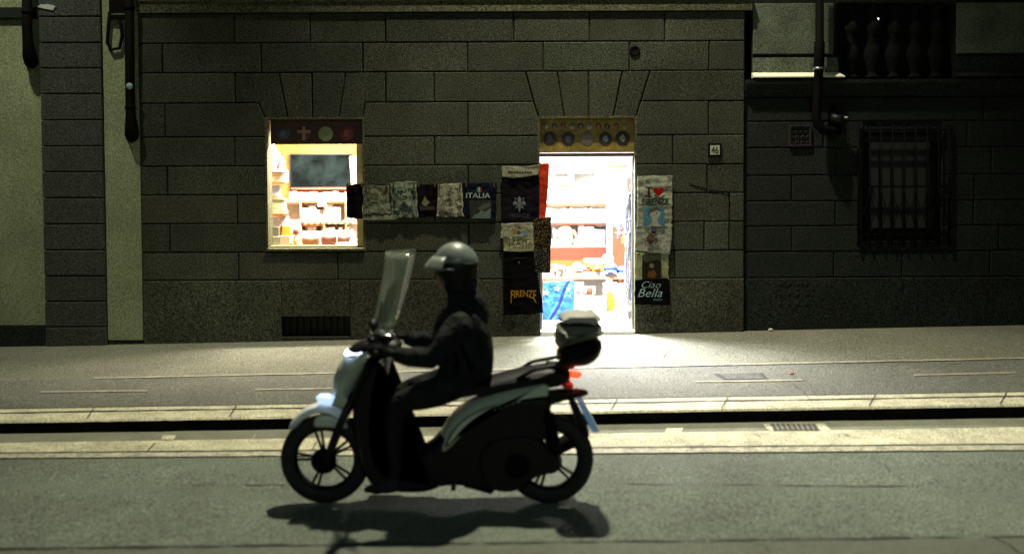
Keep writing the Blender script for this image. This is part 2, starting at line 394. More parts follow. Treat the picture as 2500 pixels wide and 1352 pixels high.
# manhole cover in the lane
def gpoly(pts, st, lift, name, m, parent):
    mb = MB(); mb.sheet = True
    ps = [ground_at(x, y, st) for x, y in pts]; mb.add([(p.x, p.y, p.z+lift) for p in ps], [tuple(range(len(ps)))])
    return mb.build(name, m, parent=parent)
c = ground_at(1815, 922, walk_st)
mh = empty('manhole_cover', (c.x, c.y, c.z), 'worn iron manhole cover set in the dark lane of the sidewalk', 'manhole cover')
gpoly([(1770, 930), (1878, 929), (1862, 912), (1742, 914)], walk_st, .008, 'rim', 'tar', mh)
gpoly([(1776, 928.5), (1866, 927.5), (1855, 914), (1756, 915.5)], walk_st, .012, 'plate', mat('worn_iron', (.05, .053, .05), .7, [(25, .6), (70, .4)], .6), mh)
# gutter grate
c = ground_at(1940, 1046, road_st)
gr = empty('drain_grate', (c.x, c.y, c.z), 'iron drain grate with black slots in the gutter below the kerb', 'drain grate')
gpoly([(1880, 1056), (2030, 1055), (2012, 1035), (1862, 1037)], road_st, .009, 'frame', 'pale', gr)
gpoly([(1890, 1054), (2002, 1053.5), (1990, 1037.5), (1878, 1039)], road_st, .013, 'grating', mat('grate_iron', (.14, .145, .11), .6, [(30, .3)]), gr)
mb = MB(); mb.sheet = True
for i in range(9):
    x = 1883+i*12.5; ps = [ground_at(q[0], q[1], road_st) for q in ((x+8, 1053.5), (x+13.5, 1053.5), (x+6, 1039), (x, 1039))]
    mb.add([(p.x, p.y, p.z+.017) for p in ps], [(0, 1, 2, 3)])
mb.build('slot', 'tar', parent=gr)
# little litter
c = ground_at(1933, 915, walk_st)
mb = MB(); mb.cur = (.7, .18, .04); mb.tube([(c.x-.02, c.y, c.z+.011), (c.x+.02, c.y+.01, c.z+.011)], .007, 8)
tag(mb.build('cigarette_stub', 'object'), 'tiny orange litter stub lying on the dark lane of the sidewalk', 'litter')
c = ground_at(1880, 807, walk_st)
mb = MB(); mb.cur = (.5, .48, .4); mb.ell((c.x, c.y-.03, c.z+.015), (.03, .02, .016), 8, 6)
tag(mb.build('pebble', 'object'), 'small pale pebble at the foot of the dark stone wall', 'pebble')

# ------------------------------------------------------------------ main stone building
ZC = [U(340, y, YW).z for y in (33, 107, 179, 253, 336, 407, 477, 547, 617, 685.5)]
def WX(px, py=450): return U(px, py, YW).x
XL, XR = WX(343, 450), WX(1818, 400)
wx0, wx1 = WX(653, 450), WX(886, 450); wz0, wz1 = U(770, 608, YW).z, U(770, 291, YW).z
dx0, dx1 = WX(1318, 550), WX(1550, 550); dz1 = U(1435, 288, YW).z
GW = lambda x: gz(x, YW, walk_st)
vx0, vx1 = WX(688, 795), WX(854, 795); vz0, vz1 = U(770, 822, YW).z, U(770, 772, YW).z
bl = empty('stone_building', (0, YW, GW(0)), 'dark rusticated stone palace front with a lit shop window and doorway', 'building')
mb = MB(); mb.cur = (.012, .012, .009)
TOP = ZC[0]+1.9
wallgrid(mb, XL, XR, -.3, TOP, YW+.02, YW+.22, [(wx0, wx1, wz0, wz1), (dx0, dx1, -.3, dz1), (vx0, vx1, vz0, vz1)])
# blocks
joints = [
 [577, 761, 944, 1255, 1440, 1623], [402, 641, 888, 1143, 1327, 1537, 1731], None, None,
 [574, 'W', 1061, 'D', 1643], [409, 'W', 1143, 'D', 1727], [578, 'W', 1060, 'D', 1782], [412, 'W', 1143, 'D', 1720, 1781],
 [579, 822, 1061, 'D', 1648]]
def ex(px): return U(px, 450, YW).x
def row(k, js):
    zt, zb = ZC[k], ZC[k+1]; x = XL
    for j in js+['E']:
        if j == 'W': x1, nx = wx0-.0, wx1
        elif j == 'D': x1, nx = dx0, dx1
        elif j == 'E': x1 = nx = XR
        else: x1 = nx = ex(j)
        block(mb, [(x, zb), (x1, zb), (x1, zt), (x, zt)], YW)
        x = nx
for k, js in enumerate(joints):
    if js: row(k, js)
P = lambda *a: [(ex(p), z) for p, z in a]
z2, z3, z4 = ZC[2], ZC[3], ZC[4]; wt = wz1; dt = dz1
for poly in (
  P((343, z3), (577, z3), (577, z2), (343, z2)),
  P((577, z3), (633, z3), (651, wt), (705, wt), (684, z2), (577, z2)),
  P((705, wt), (764, wt), (764, z2), (684, z2)), P((764, wt), (828, wt), (846, z2), (764, z2)),
  P((828, wt), (886, wt), (893, z3), (943, z3), (943, z2), (846, z2)),
  P((943, z3), (1061, z3), (1061, z2), (943, z2)),
  P((1061, z3), (1303, z3), (1284, z2), (1061, z2)),
  P((1316, dt), (1378, dt), (1361, z2), (1284, z2), (1303, z3)), P((1378, dt), (1438, dt), (1438, z2), (1361, z2)),
  P((1438, dt), (1497, dt), (1520, z2), (1438, z2)), P((1497, dt), (1553, dt), (1565, z3), (1588, z2), (1520, z2)),
  P((1565, z3), (1818, z3), (1818, z2), (1588, z2)),
  P((343, z4), (405, z4), (405, z3), (343, z3)), P((405, z4), (653, z4), (651, wt), (633, z3), (405, z3)),
  P((886, z4), (1143, z4), (1143, z3), (893, z3), (886, wt)),
  P((1143, z4), (1316, z4), (1316, dt), (1303, z3), (1143, z3)),
  P((1552, z4), (1730, z4), (1730, z3), (1565, z3), (1553, dt)), P((1730, z4), (1818, z4), (1818, z3), (1730, z3))):
    block(mb, poly, YW)
# plinth
zp = ZC[9]
for (a, b) in ((XL, vx0), (vx1, dx0), (dx1, XR)):
    block(mb, [(a, -.2), (b, -.2), (b, zp), (a, zp)], YW-.006, g=.004 if a != XL else .006)
block(mb, [(vx0, vz1), (vx1, vz1), (vx1, zp), (vx0, zp)], YW-.006, g=.0005, c=.004)
block(mb, [(vx0, -.2), (vx1, -.2), (vx1, vz0), (vx0, vz0)], YW-.006, g=.0005, c=.004)
# above the string course: further courses, out of frame
for k in range(4):
    za = ZC[0]+.18+k*.33; x = XL+.5*(k % 2)
    while x < XR:
        block(mb, [(max(x-1, XL), za), (min(x, XR), za), (min(x, XR), za+.33), (max(x-1, XL), za+.33)], YW) if min(x, XR)-max(x-1, XL) > .1 else None
        x += 1.0
mb.build('wall', 'stone', parent=bl)
# string course
mb = MB(); zc = ZC[0]
prof = [(YW+.02, zc), (YW-.03, zc), (YW-.03, zc+.11), (YW-.05, zc+.125), (YW-.05, zc+.16), (YW+.02, zc+.20)]
n = len(prof); vs = [(x, y, z) for x in (XL, XR+.07) for y, z in prof]
mb.add(vs, [tuple(range(n)), tuple(range(2*n-1, n-1, -1))]+[(i, (i+1) % n, n+(i+1) % n, n+i) for i in range(n)])
mb.build('string_course', 'trim', parent=bl)
# surrounds of the openings (thin stone trim)
for nm, (a, b, c0, d) in (('door_surround', (dx0, dx1, GW(dx0), dz1)), ('window_surround', (wx0, wx1, wz0, wz1))):
    mb = MB(); t = .022
    mb.box((a-t, YW-.004, c0), (a+.001, YW+.2, d+t)); mb.box((b-.001, YW-.004, c0), (b+t, YW+.2, d+t)); mb.box((a+.001, YW-.004, d-.001), (b-.001, YW+.2, d+t))
    if nm[0] == 'w': mb.box((a-t, YW-.03, c0-.02), (b+t, YW+.2, c0+.006))
    mb.build(nm, 'trim', parent=bl)
# cellar vent
cv = MB().box((vx0, YW+.13, vz0), (vx1, YW+.15, vz1)).build('cellar_vent', 'black', parent=bl)
mb = MB()
for i in range(1, 10): x = vx0+(vx1-vx0)*i/10; mb.box((x-.006, YW+.08, vz0), (x+.006, YW+.09, vz1))
mb.build('grille', 'iron', parent=cv)
# interior shell
RX0, RX1, RY0, RY1, RZ1 = -3.3, 1.9, YW+.221, 13.5, 2.8
RZ0 = GW(.8)+.03
mb = MB()
mb.add([(RX0,RY1,RZ0),(RX1,RY1,RZ0),(RX1,RY1,RZ1),(RX0,RY1,RZ1)], [(3,2,1,0)])
mb.add([(RX0,RY0,RZ0),(RX0,RY1,RZ0),(RX0,RY1,RZ1),(RX0,RY0,RZ1)], [(0,1,2,3)])
mb.add([(RX1,RY0,RZ0),(RX1,RY1,RZ0),(RX1,RY1,RZ1),(RX1,RY0,RZ1)], [(3,2,1,0)])
mb.add([(-.9,RY0,RZ0),(-.9,RY1,RZ0),(-.9,RY1,RZ1),(-.9,RY0,RZ1)], [(3,2,1,0)])
mb.build('interior_wall', 'white', parent=bl)
MB().box((RX0, RY0, RZ0-.1), (RX1, RY1, RZ0)).build('interior_floor', mat('floor_tile', (.5, .48, .44), .5, [(8, .2)]), parent=bl)
MB().box((RX0, RY0, RZ1), (RX1, RY1, RZ1+.1)).build('interior_ceiling', 'white', parent=bl)
MB().box((dx0+.002, YW-.03, GW(dx0)-.05), (dx1-.002, RY0, GW(dx0)+.055)).build('door_step', 'white', parent=bl, bevel=.008)
# window frame + glass
YF = YW+.12
wf = MB()
def bar(mbb, x0, y0, x1, y1, Y, d): return pbox(mbb, x0, y0, x1, y1, Y, d)
bar(wf, 653, 310, 657, 604, YF, .05); bar(wf, 872, 292, 885, 604, YF, .05); bar(wf, 653, 599, 886, 608, YF, .06); bar(wf, 653, 292, 885, 296, YF, .05)
wfo = wf.build('window_frame', 'frame', parent=bl, bevel=.004)
a = U(657, 600, YF+.03); b = U(872, 296, YF+.03)
MB().box((a.x, YF+.028, a.z), (b.x, YF+.032, b.z)).build('window_pane', 'glass', parent=wfo)
# door frame
df = MB(); bar(df, 1319, 400, 1323, 818, YW+.1, .04); bar(df, 1543, 383, 1550, 818, YW+.1, .04); bar(df, 1319, 376, 1549, 383, YW+.09, .06)
dfo = df.build('door_frame', 'steel', parent=bl, bevel=.003)

# house number
c = U(1744, 366, YW)
hn = empty('house_number', (c.x, YW-.01, c.z-.08), 'small white house number plate reading 46 in a dark frame', 'sign')
mb = MB(); pbox(mb, 1729, 350, 1762, 383, YW-.022, .02); mb.build('frame', 'iron', parent=hn, bevel=.004)
mb = MB(); mb.cur = (.32, .35, .24); pbox(mb, 1734, 355, 1757, 378, YW-.027, .004); mb.build('plate', 'object', parent=hn)

# ------------------------------------------------------------------ text and flat shapes as meshes
def text2d(s, shear=0, off=0.0):
    cu = bpy.data.curves.new('t', 'FONT'); cu.body = s; cu.shear = shear; cu.offset = off; cu.resolution_u = 3
    cu.align_x = 'CENTER'
    ob = bpy.data.objects.new('t', cu); COL.objects.link(ob)
    dg = bpy.context.evaluated_depsgraph_get(); me = bpy.data.meshes.new_from_object(ob.evaluated_get(dg))
    vs = [(v.co.x, v.co.y) for v in me.vertices]; fs = [tuple(p.vertices) for p in me.polygons]
    bpy.data.objects.remove(ob); bpy.data.meshes.remove(me); bpy.data.curves.remove(cu)
    x0 = min(v[0] for v in vs); x1 = max(v[0] for v in vs); y0 = min(v[1] for v in vs); y1 = max(v[1] for v in vs)
    return [((v[0]-x0)/(x1-x0), (v[1]-y0)/(y1-y0)) for v in vs], fs
def put_text(mb, s, x0, y0, x1, y1, surf, col, warp=None, **kw):
    vs, fs = text2d(s, **kw); mb.cur = col; out = []
    for (u, v) in vs:
        if warp: u, v = warp(u, v)
        X, Z = XZ(x0+(x1-x0)*u, y1+(y0-y1)*v, YW-.03); out.append((X, surf(X, Z), Z))
    mb.lay = getattr(mb, 'lay', 0)+1; out = [(a, b-min(mb.lay, 12)*.0006, c) for a, b, c in out]; mb.add(out, fs)
def put_poly(mb, pts, surf, col):
    mb.cur = col; o = [XZ(x, y, YW-.03) for x, y in pts]; mb.lay = getattr(mb, 'lay', 0)+1; dl = min(mb.lay, 12)*.0006
    if len(o) <= 4 or True: mb.add([(x, surf(x, z)-dl, z) for x, z in o], [tuple(range(len(o)))])
def disc(cx, cy, r, ry=None, n=20): return [(cx+r*math.cos(2*math.pi*i/n), cy+(ry or r)*math.sin(2*math.pi*i/n)) for i in range(n)]
mb = MB(); put_text(mb, '46', 1736.5, 358, 1754.5, 375.5, lambda x, z: YW-.029, (.02, .02, .02), off=.02); mb.build('numerals', 'object', parent=hn)

# ------------------------------------------------------------------ hanging textiles
def cloth(name, label, cat, q, Yd, paint, amp=.014, wob=.011, group=None, nu=44, nv=44, deco=None, sag=0, seed=0, th=.006):
    """q = (tl, tr, br, bl) seen in the picture plane; hangs at depth Yd with folds"""
    tl, tr, br, bl_ = [Vector(XZ(*p, YW-.03)) for p in q]
    sd = seed*13.7
    def surf0(x, z):
        return Yd+amp*(mn.noise(Vector((x*13+sd, z*3.5, 0)))+.6*mn.noise(Vector((x*5, z*16+sd, 4)))+.35*mn.noise(Vector((x*34, z*30, sd))))
    mb = MB(); vs = []; cols = []
    for j in range(nv+1):
        v = j/nv
        for i in range(nu+1):
            u = i/nu
            p = tl.lerp(tr, u).lerp(bl_.lerp(br, u), v)
            ed = max(abs(u-.5), abs(v-.5))*2
            k = max(0, (ed-.55)/.45)
            p = Vector((p.x+wob*k*mn.noise(Vector((v*4+sd, u*2, 1))), p.y+wob*k*mn.noise(Vector((u*4, v*2+sd, 7)))-sag*math.sin(math.pi*u)))
            vs.append((p.x, surf0(p.x, p.y), p.y))
    W = nu+1; N = len(vs); back = [(a, b+th, c) for a, b, c in vs]
    for j in range(nv):
        for i in range(nu):
            a = j*W+i; f = (a, a+W, a+W+1, a+1)
            cols.append(paint((i+.5)/nu, (j+.5)/nv))
    F_ = [(j*W+i, (j+1)*W+i, (j+1)*W+i+1, j*W+i+1) for j in range(nv) for i in range(nu)]
    k0 = len(mb.v); mb.v += vs+back
    for f, c_ in zip(F_, cols): mb.f.append(f); mb.c.append(c_); mb.smooth.append(True)
    for f in F_: mb.f.append(tuple(x+N for x in reversed(f))); mb.c.append((.3, .3, .3)); mb.smooth.append(True)
    edge = [i for i in range(W)]+[j*W+nu for j in range(1, nv+1)]+[nv*W+i for i in range(nu-1, -1, -1)]+[j*W for j in range(nv-1, 0, -1)]
    for a, b in zip(edge, edge[1:]+edge[:1]): mb.f.append((a, b, b+N, a+N)); mb.c.append(paint(.02, .02)); mb.smooth.append(False)
    CM = 'cloth' if Yd < YW+.2 else 'shop_cloth'
    o = tag(mb.build(name, CM), label, cat, group)
    if deco:
        for nm, fn in deco.items():
            d = MB(); fn(d, lambda x, z: Yd-amp*1.05); d.sheet = True
            d.build(nm, CM, parent=o)
    return o
def N3(u, v, s, sd): return mn.noise(Vector((u*s+sd, v*s, sd)))
def rectq(x0, y0, x1, y1, a=0): return ((x0, y0), (x1, y0+a), (x1, y1+a), (x0, y1))
BLK = (.006, .004, .005); NAVY = (.010, .012, .030); WHT = (.40, .41, .29); GRY = (.22, .25, .18)
YT = YW-.045
GS = 'souvenir shirts pegged along the line'
cloth('hanging_shirt', 'plain black shirt pegged at the left end, half across the lit window', 'shirt', ((846, 451), (888, 449), (885, 535), (847, 532)), YT-.01, lambda u, v: BLK, group=GS, seed=1, nu=24, nv=30)
def land(sd, a, b, hi):
    def f(u, v):
        if u < .07 or u > .93 or v < .06 or v > .94: return hi
        k = N3(u, v, 3.5, sd)+.6*N3(u, v, 9, sd)
        return a if k > .05 else b
    return f
def ridge(u, v):
    h = .62+.10*mn.noise(Vector((u*7, 2, 0)))+.05*mn.noise(Vector((u*20, 5, 0)))
    if h < v < h+.14: return (.06, .065, .055)
    return GRY if v < h else (.30, .32, .22)
cloth('hanging_shirt', 'folded grey shirt with a hazy landscape print, upper one beside the black shirt', 'shirt', rectq(890, 453, 950, 494), YT, land(3, (.24, .26, .15), (.12, .13, .09), (.20, .22, .15)), group=GS, seed=2)
cloth('hanging_shirt', 'folded pale grey shirt with a dark mountain ridge print, under another shirt', 'shirt', ((892, 496), (952, 495), (958, 536), (888, 538)), YT-.004, ridge, group=GS, seed=3)
def engr(sd, base, ink):
    def f(u, v):
        if v < .13 or u < .06 or u > .95: return base
        k = N3(u, v, 5, sd)+.7*N3(u, v, 13, sd+2)+.5*N3(u, v, 28, sd)
        return ink if k > .08-.25*(v > .75) else base
    return f
cloth('hanging_shirt', 'pale shirt covered with a dense dark green engraving print', 'shirt', ((953, 446), (1017, 443), (1021, 530), (957, 536)), YT-.008, engr(5, (.27, .31, .23), (.055, .075, .06)), wob=.02, group=GS, seed=4)
def monument(d, s):
    put_poly(d, [(1038, 478), (1042, 486), (1050, 494), (1044, 500), (1042, 506), (1034, 500), (1030, 496)], s, (.26, .27, .15))
    put_poly(d, [(1024, 502), (1060, 503), (1062, 512), (1026, 513)], s, (.06, .05, .045))
cloth('hanging_shirt', 'dark maroon shirt with a small yellowish monument print', 'shirt', rectq(1016, 450, 1068, 530), YT, lambda u, v: (.011, .005, .006), group=GS, seed=5, deco={'print': monument})
cloth('hanging_shirt', 'cream shirt with a brown pencil sketch print and a knotted corner', 'shirt', ((1070, 450), (1127, 446), (1133, 530), (1066, 529)), YT-.01, engr(9, (.40, .39, .28), (.17, .15, .12)), wob=.02, group=GS, seed=6)
def italia(d, s):
    put_text(d, 'ITALIA', 1138, 471, 1197, 483.5, s, (.45, .5, .46), off=.012)
    for k, c_ in enumerate(((.05, .2, .08), (.42, .42, .36), (.3, .03, .03))): put_poly(d, [(1164+k*4, 457), (1168+k*4, 457), (1168+k*4, 469), (1164+k*4, 469)], s, c_)
    put_poly(d, [(1146, 489), (1200, 488), (1199, 534), (1148, 534)], s, (.045, .048, .042))
    put_poly(d, [(1152, 533), (1158, 525), (1170, 519), (1176, 510), (1182, 518), (1198, 508), (1198, 533)], s, (.15, .21, .19))
    put_poly(d, [(1166, 508), (1180, 498), (1196, 494), (1197, 503), (1184, 509), (1172, 514)], s, (.11, .12, .10))
cloth('hanging_shirt', 'navy shirt reading ITALIA over a coast photo print, right end of the row', 'shirt', ((1130, 446), (1213, 446), (1211, 538), (1128, 533)), YT, lambda u, v: NAVY, group=GS, seed=7, deco={'print': italia})
mb = MB(); pts = [XZ(842+i*12.3, 447.5+3*math.sin(i/30*math.pi)+1.5*math.sin(i/5*math.pi)**2, YW-.03) for i in range(31)]
mb.tube([(x, YW-.034, z) for x, z in pts], .004, 6); tag(mb.build('clothes_line', 'iron'), 'thin cord strung along the wall that carries the row of shirts', 'cord')

for i, x in enumerate((850, 884, 896, 946, 962, 1012, 1022, 1062, 1074, 1124, 1138, 1206)):
    p = U(x, 449, YW-.03); mb = MB(); mb.cur = (.16, .13, .08)
    mb.box((p.x-.006, YW-.072, p.z-.035), (p.x-.001, YW-.05, p.z+.02)); mb.box((p.x+.001, YW-.072, p.z-.035), (p.x+.006, YW-.05, p.z+.02)); mb.box((p.x-.004, YW-.068, p.z-.01), (p.x+.004, YW-.054, p.z-.002))
    tag(mb.build('clothes_peg', 'cloth'), 'small wooden peg holding a shirt on the cord', 'peg', 'pegs along the cord')
# loose cable on the wall and a patched joint
mb = MB(); mb.tube([(lambda q: (q.x, YW-.004, q.z))(U(x, y, YW)) for x, y in ((1683, 448), (1700, 455), (1725, 461), (1752, 466), (1778, 472), (1782, 500))], .004, 6)
tag(mb.build('wall_cable', 'iron'), 'thin dark cable running slantwise over the stone below the house number', 'cable')
GD = 'souvenir textiles stacked beside the doorway'
def fleur(d, s):
    c_ = (.22, .25, .24); X, Y0 = 1268, 499
    put_poly(d, [(X, Y0-20), (X+4.5, Y0-14), (X+4, Y0-6), (X+2.5, Y0+4), (X+4, Y0+8), (X, Y0+20), (X-4, Y0+8), (X-2.5, Y0+4), (X-4, Y0-6), (X-4.5, Y0-14)], s, c_)
    for g in (-1, 1):
        put_poly(d, [(X+g*3.5, Y0+3), (X+g*6, Y0-7), (X+g*11, Y0-9), (X+g*15.5, Y0-4), (X+g*14, Y0+3), (X+g*11, Y0+1), (X+g*9.5, Y0-2), (X+g*7.5, Y0+3)][::g], s, c_)
        put_poly(d, [(X+g*4, Y0+6), (X+g*9, Y0+6), (X+g*11, Y0+11), (X+g*7, Y0+9)][::g], s, c_)
        put_poly(d, [(X+g*7, Y0-15), (X+g*12, Y0-17), (X+g*9, Y0-10)][::g], s, c_)
    put_poly(d, [(X-8, Y0+4), (X+8, Y0+4), (X+8, Y0+6.2), (X-8, Y0+6.2)], s, c_)
    put_text(d, 'FIRENZE', X-24, 521, X+25, 531, s, (.055, .062, .07), off=.02)
cloth('hanging_shirt', 'dark navy shirt with a silver lily emblem above faint FIRENZE lettering', 'shirt', ((1225, 425), (1316, 420), (1316, 545), (1226, 543)), YT+.005, lambda u, v: (.011, .009, .013) if v > .3 else (.012, .009, .008), group=GD, seed=8, deco={'print': fleur})
def banner(d, s):
    for k in range(9):
        x = 1240+k*6.5; put_poly(d, [(x, 421-abs(k-4)*.6), (x+4, 416+(k % 3)), (x+6.5, 421), (x+5, 425), (x+1, 425.5)], s, (.10, .10, .07))
cloth('hanging_scarf', 'short cream cloth with a dark skyline print, topmost left of the doorway', 'cloth', ((1225, 405), (1319, 400), (1314, 426), (1226, 432)), YT-.01, lambda u, v: (.36, .36, .24), sag=.022, group=GD, seed=9, nu=40, nv=14, deco={'print': banner})
def badges(d, s):
    put_poly(d, disc(1285, 558, 5.5), s, (.34, .30, .12)); put_poly(d, [(1250, 561), (1259, 560), (1261, 571), (1252, 574)], s, (.36, .24, .06))
    put_poly(d, disc(1266, 567, 5), s, (.08, .10, .22)); put_poly(d, [(1265, 552), (1269, 552), (1268, 561), (1266, 561)], s, (.4, .04, .03)); put_poly(d, disc(1281, 569, 5.5), s, (.18, .30, .40))
    put_poly(d, [(1256, 577), (1284, 575), (1290, 573), (1286, 578), (1258, 579)], s, (.18, .18, .15))
cloth('hanging_shirt', 'white shirt with small coloured badges hanging above the cream ITALIA cloth', 'shirt', ((1225, 545), (1302, 543), (1302, 583), (1222, 581)), YT-.006, lambda u, v: WHT, group=GD, seed=10, deco={'print': badges}, nv=24)
def ital2(d, s):
    put_text(d, 'ITALIA', 1243, 588, 1300, 599.5, s, (.07, .065, .045), off=-.005, shear=.05)
    for k in range(6): put_poly(d, [(1252+k*7, 604+(k % 2)), (1257+k*7, 603), (1258+k*7, 606), (1253+k*7, 606.5)], s, (.16, .15, .09))
cloth('hanging_cloth', 'cream cloth reading ITALIA in dark serif capitals', 'cloth', ((1229, 581), (1302, 580), (1303, 613), (1230, 613)), YT-.008, lambda u, v: (.42, .42, .24), group=GD, seed=11, deco={'print': ital2}, nv=20)
def fir3(d, s):
    def wp(u, v): a = (2*u-1)**2; return u, v*(.62+.38*a)+(1-a)*.38-(0 if v > .3 else .32*(a > .72))
    put_text(d, 'FIRENZE', 1247, 708, 1309, 732, s, (.42, .23, .015), warp=wp, off=.015)
    put_poly(d, [(1266, 637), (1268, 637), (1268, 643), (1266, 643)], s, (.25, .25, .23))
    put_poly(d, [(1252, 629), (1283, 628), (1283, 629.5), (1252, 630.5)], s, (.04, .04, .035))
cloth('hanging_shirt', 'long black shirt with arched yellow FIRENZE lettering near its hem', 'shirt', ((1230, 612), (1303, 611), (1327, 764), (1230, 768)), YT, lambda u, v: (.004, .0035, .004), wob=.015, group=GD, seed=12, deco={'print': fir3})
def speck(u, v):
    k = mn.noise(Vector((u*21, v*42, 1)))
    if k > .30: return (.36, .24, .06) if v < .6 else (.26, .26, .2)
    return (.016, .014, .012)
cloth('hanging_scarf', 'black scarf speckled with gold dots hanging at the left door jamb', 'scarf', ((1303, 533), (1347, 530), (1343, 666), (1305, 664)), YT-.02, speck, nu=40, nv=90, wob=.02, group=GD, seed=13)
cloth('hanging_scarf', 'bright red cloth lit from behind at the top of the left door jamb', 'scarf', ((1317, 398), (1342, 397), (1333, 534), (1319, 534)), YW+.0, lambda u, v: (.75, .05, .015), nu=14, nv=40, wob=.006, group=GD, seed=14)
# right column
def ilove(d, s):
    put_text(d, 'FIRENZE', 1567, 484.5, 1632, 500, s, (.045, .05, .045), off=.035)
    for a in ((1575, 456, 1592, 459.5), (1575, 478, 1592, 481.5), (1581, 459, 1586, 478.5)):
        put_poly(d, [(a[0], a[1]), (a[2], a[1]), (a[2], a[3]), (a[0], a[3])], s, (.03, .035, .03))
    h = []
    for i in range(28):
        t = 2*math.pi*i/28; h.append((1607+.84*16*math.sin(t)**3, 467.5-.80*(13*math.cos(t)-5*math.cos(2*t)-2*math.cos(3*t)-math.cos(4*t))))
    put_poly(d, h, s, (.42, .012, .012))
cloth('hanging_towel', 'white towel reading I heart FIRENZE, topmost right of the doorway', 'towel', rectq(1556, 430, 1641, 503), YT, lambda u, v: (.40, .42, .31), group=GD, seed=15, deco={'print': ilove})
def portrait(d, s):
    put_poly(d, [(1570, 505), (1620, 505), (1621, 552), (1571, 552)], s, (.10, .26, .34))
    put_poly(d, [(1588, 511), (1600, 507), (1610, 513), (1611, 524), (1604, 533), (1606, 545), (1614, 552), (1582, 552), (1591, 543), (1590, 532), (1585, 524)], s, (.42, .44, .35))
    put_poly(d, [(1580, 518), (1586, 509), (1600, 505.5), (1611, 510), (1612, 515), (1600, 513), (1588, 519), (1583, 527)], s, (.12, .11, .09))
    put_poly(d, [(1600, 519), (1605, 518), (1604, 521)], s, (.06, .06, .06))
cloth('hanging_towel', 'white towel with a pale sculpted head on a light blue square', 'towel', rectq(1556, 503, 1640, 553), YT-.003, lambda u, v: (.37, .38, .28), group=GD, seed=16, deco={'print': portrait}, nv=28)
def cyc(d, s):
    ink = (.10, .075, .055)
    def ring(cx, cy, r):
        for i in range(16):
            a, b = 2*math.pi*i/16, 2*math.pi*(i+1)/16
            put_poly(d, [(cx+r*math.cos(a), cy+r*math.sin(a)), (cx+r*math.cos(b), cy+r*math.sin(b)), (cx+(r-1.6)*math.cos(b), cy+(r-1.6)*math.sin(b)), (cx+(r-1.6)*math.cos(a), cy+(r-1.6)*math.sin(a))], s, ink)
    ring(1581, 593, 7.5); ring(1605, 592, 7.5)
    put_poly(d, [(1578, 582), (1581, 573), (1588, 570), (1594, 577), (1592, 590), (1590, 597), (1580, 595)], s, (.15, .085, .06))
    put_poly(d, [(1590, 574), (1605, 569), (1606, 572), (1592, 579)], s, (.20, .13, .09))
    put_poly(d, [(1585, 590), (1602, 582), (1606, 592), (1604, 592), (1600, 585), (1586, 593)], s, ink)
    put_poly(d, disc(1595, 562, 7.5), s, (.08, .11, .22)); put_poly(d, [(1589, 565), (1601, 565), (1599, 572), (1591, 572)], s, (.24, .16, .11))
    for k in range(6): put_poly(d, [(1579+k*6, 604+abs(k-2.5)*.6), (1584+k*6, 604), (1584+k*6, 607), (1579+k*6, 607)], s, (.14, .14, .12))
cloth('hanging_towel', 'white towel printed with a helmeted figure riding a small bicycle', 'towel', ((1552, 551), (1641, 549), (1636, 620), (1550, 612)), YT-.006, lambda u, v: (.38, .39, .32), wob=.015, group=GD, seed=17, deco={'print': cyc}, nv=34)
def lady(d, s):
    put_poly(d, [(1567, 621), (1613, 621), (1613, 682), (1567, 682)], s, (.022, .018, .014))
    put_poly(d, [(1567, 621), (1613, 621), (1613, 637), (1600, 634), (1580, 640), (1567, 636)], s, (.06, .065, .04))
    put_poly(d, [(1582, 662), (1596, 658), (1602, 668), (1597, 678), (1580, 676)], s, (.17, .07, .02))
    put_poly(d, disc(1590, 648, 6), s, (.22, .19, .11))
cloth('hanging_towel', 'cream towel with a dark brown painted panel, above the black Ciao Bella towel', 'towel', rectq(1552, 616, 1632, 684), YT+.004, lambda u, v: (.36, .38, .20), group=GD, seed=18, deco={'print': lady}, nv=34)
def ciao(d, s):
    c_ = (.38, .52, .52)
    put_text(d, 'Ciao', 1566, 686, 1612, 702, s, c_, shear=.35, off=-.012)
    put_text(d, 'Bella', 1556, 704, 1616, 724, s, c_, shear=.35, off=-.004)
    put_text(d, 'Italia', 1594, 727, 1615, 732.5, s, (.2, .33, .38), shear=.3)
cloth('hanging_towel', 'black towel with white script reading Ciao Bella, lowest right of the doorway', 'towel', ((1550, 684), (1632, 680), (1637, 744), (1549, 743)), YT-.004, lambda u, v: (.004, .0035, .005), wob=.012, group=GD, seed=19, deco={'print': ciao}, nv=34)

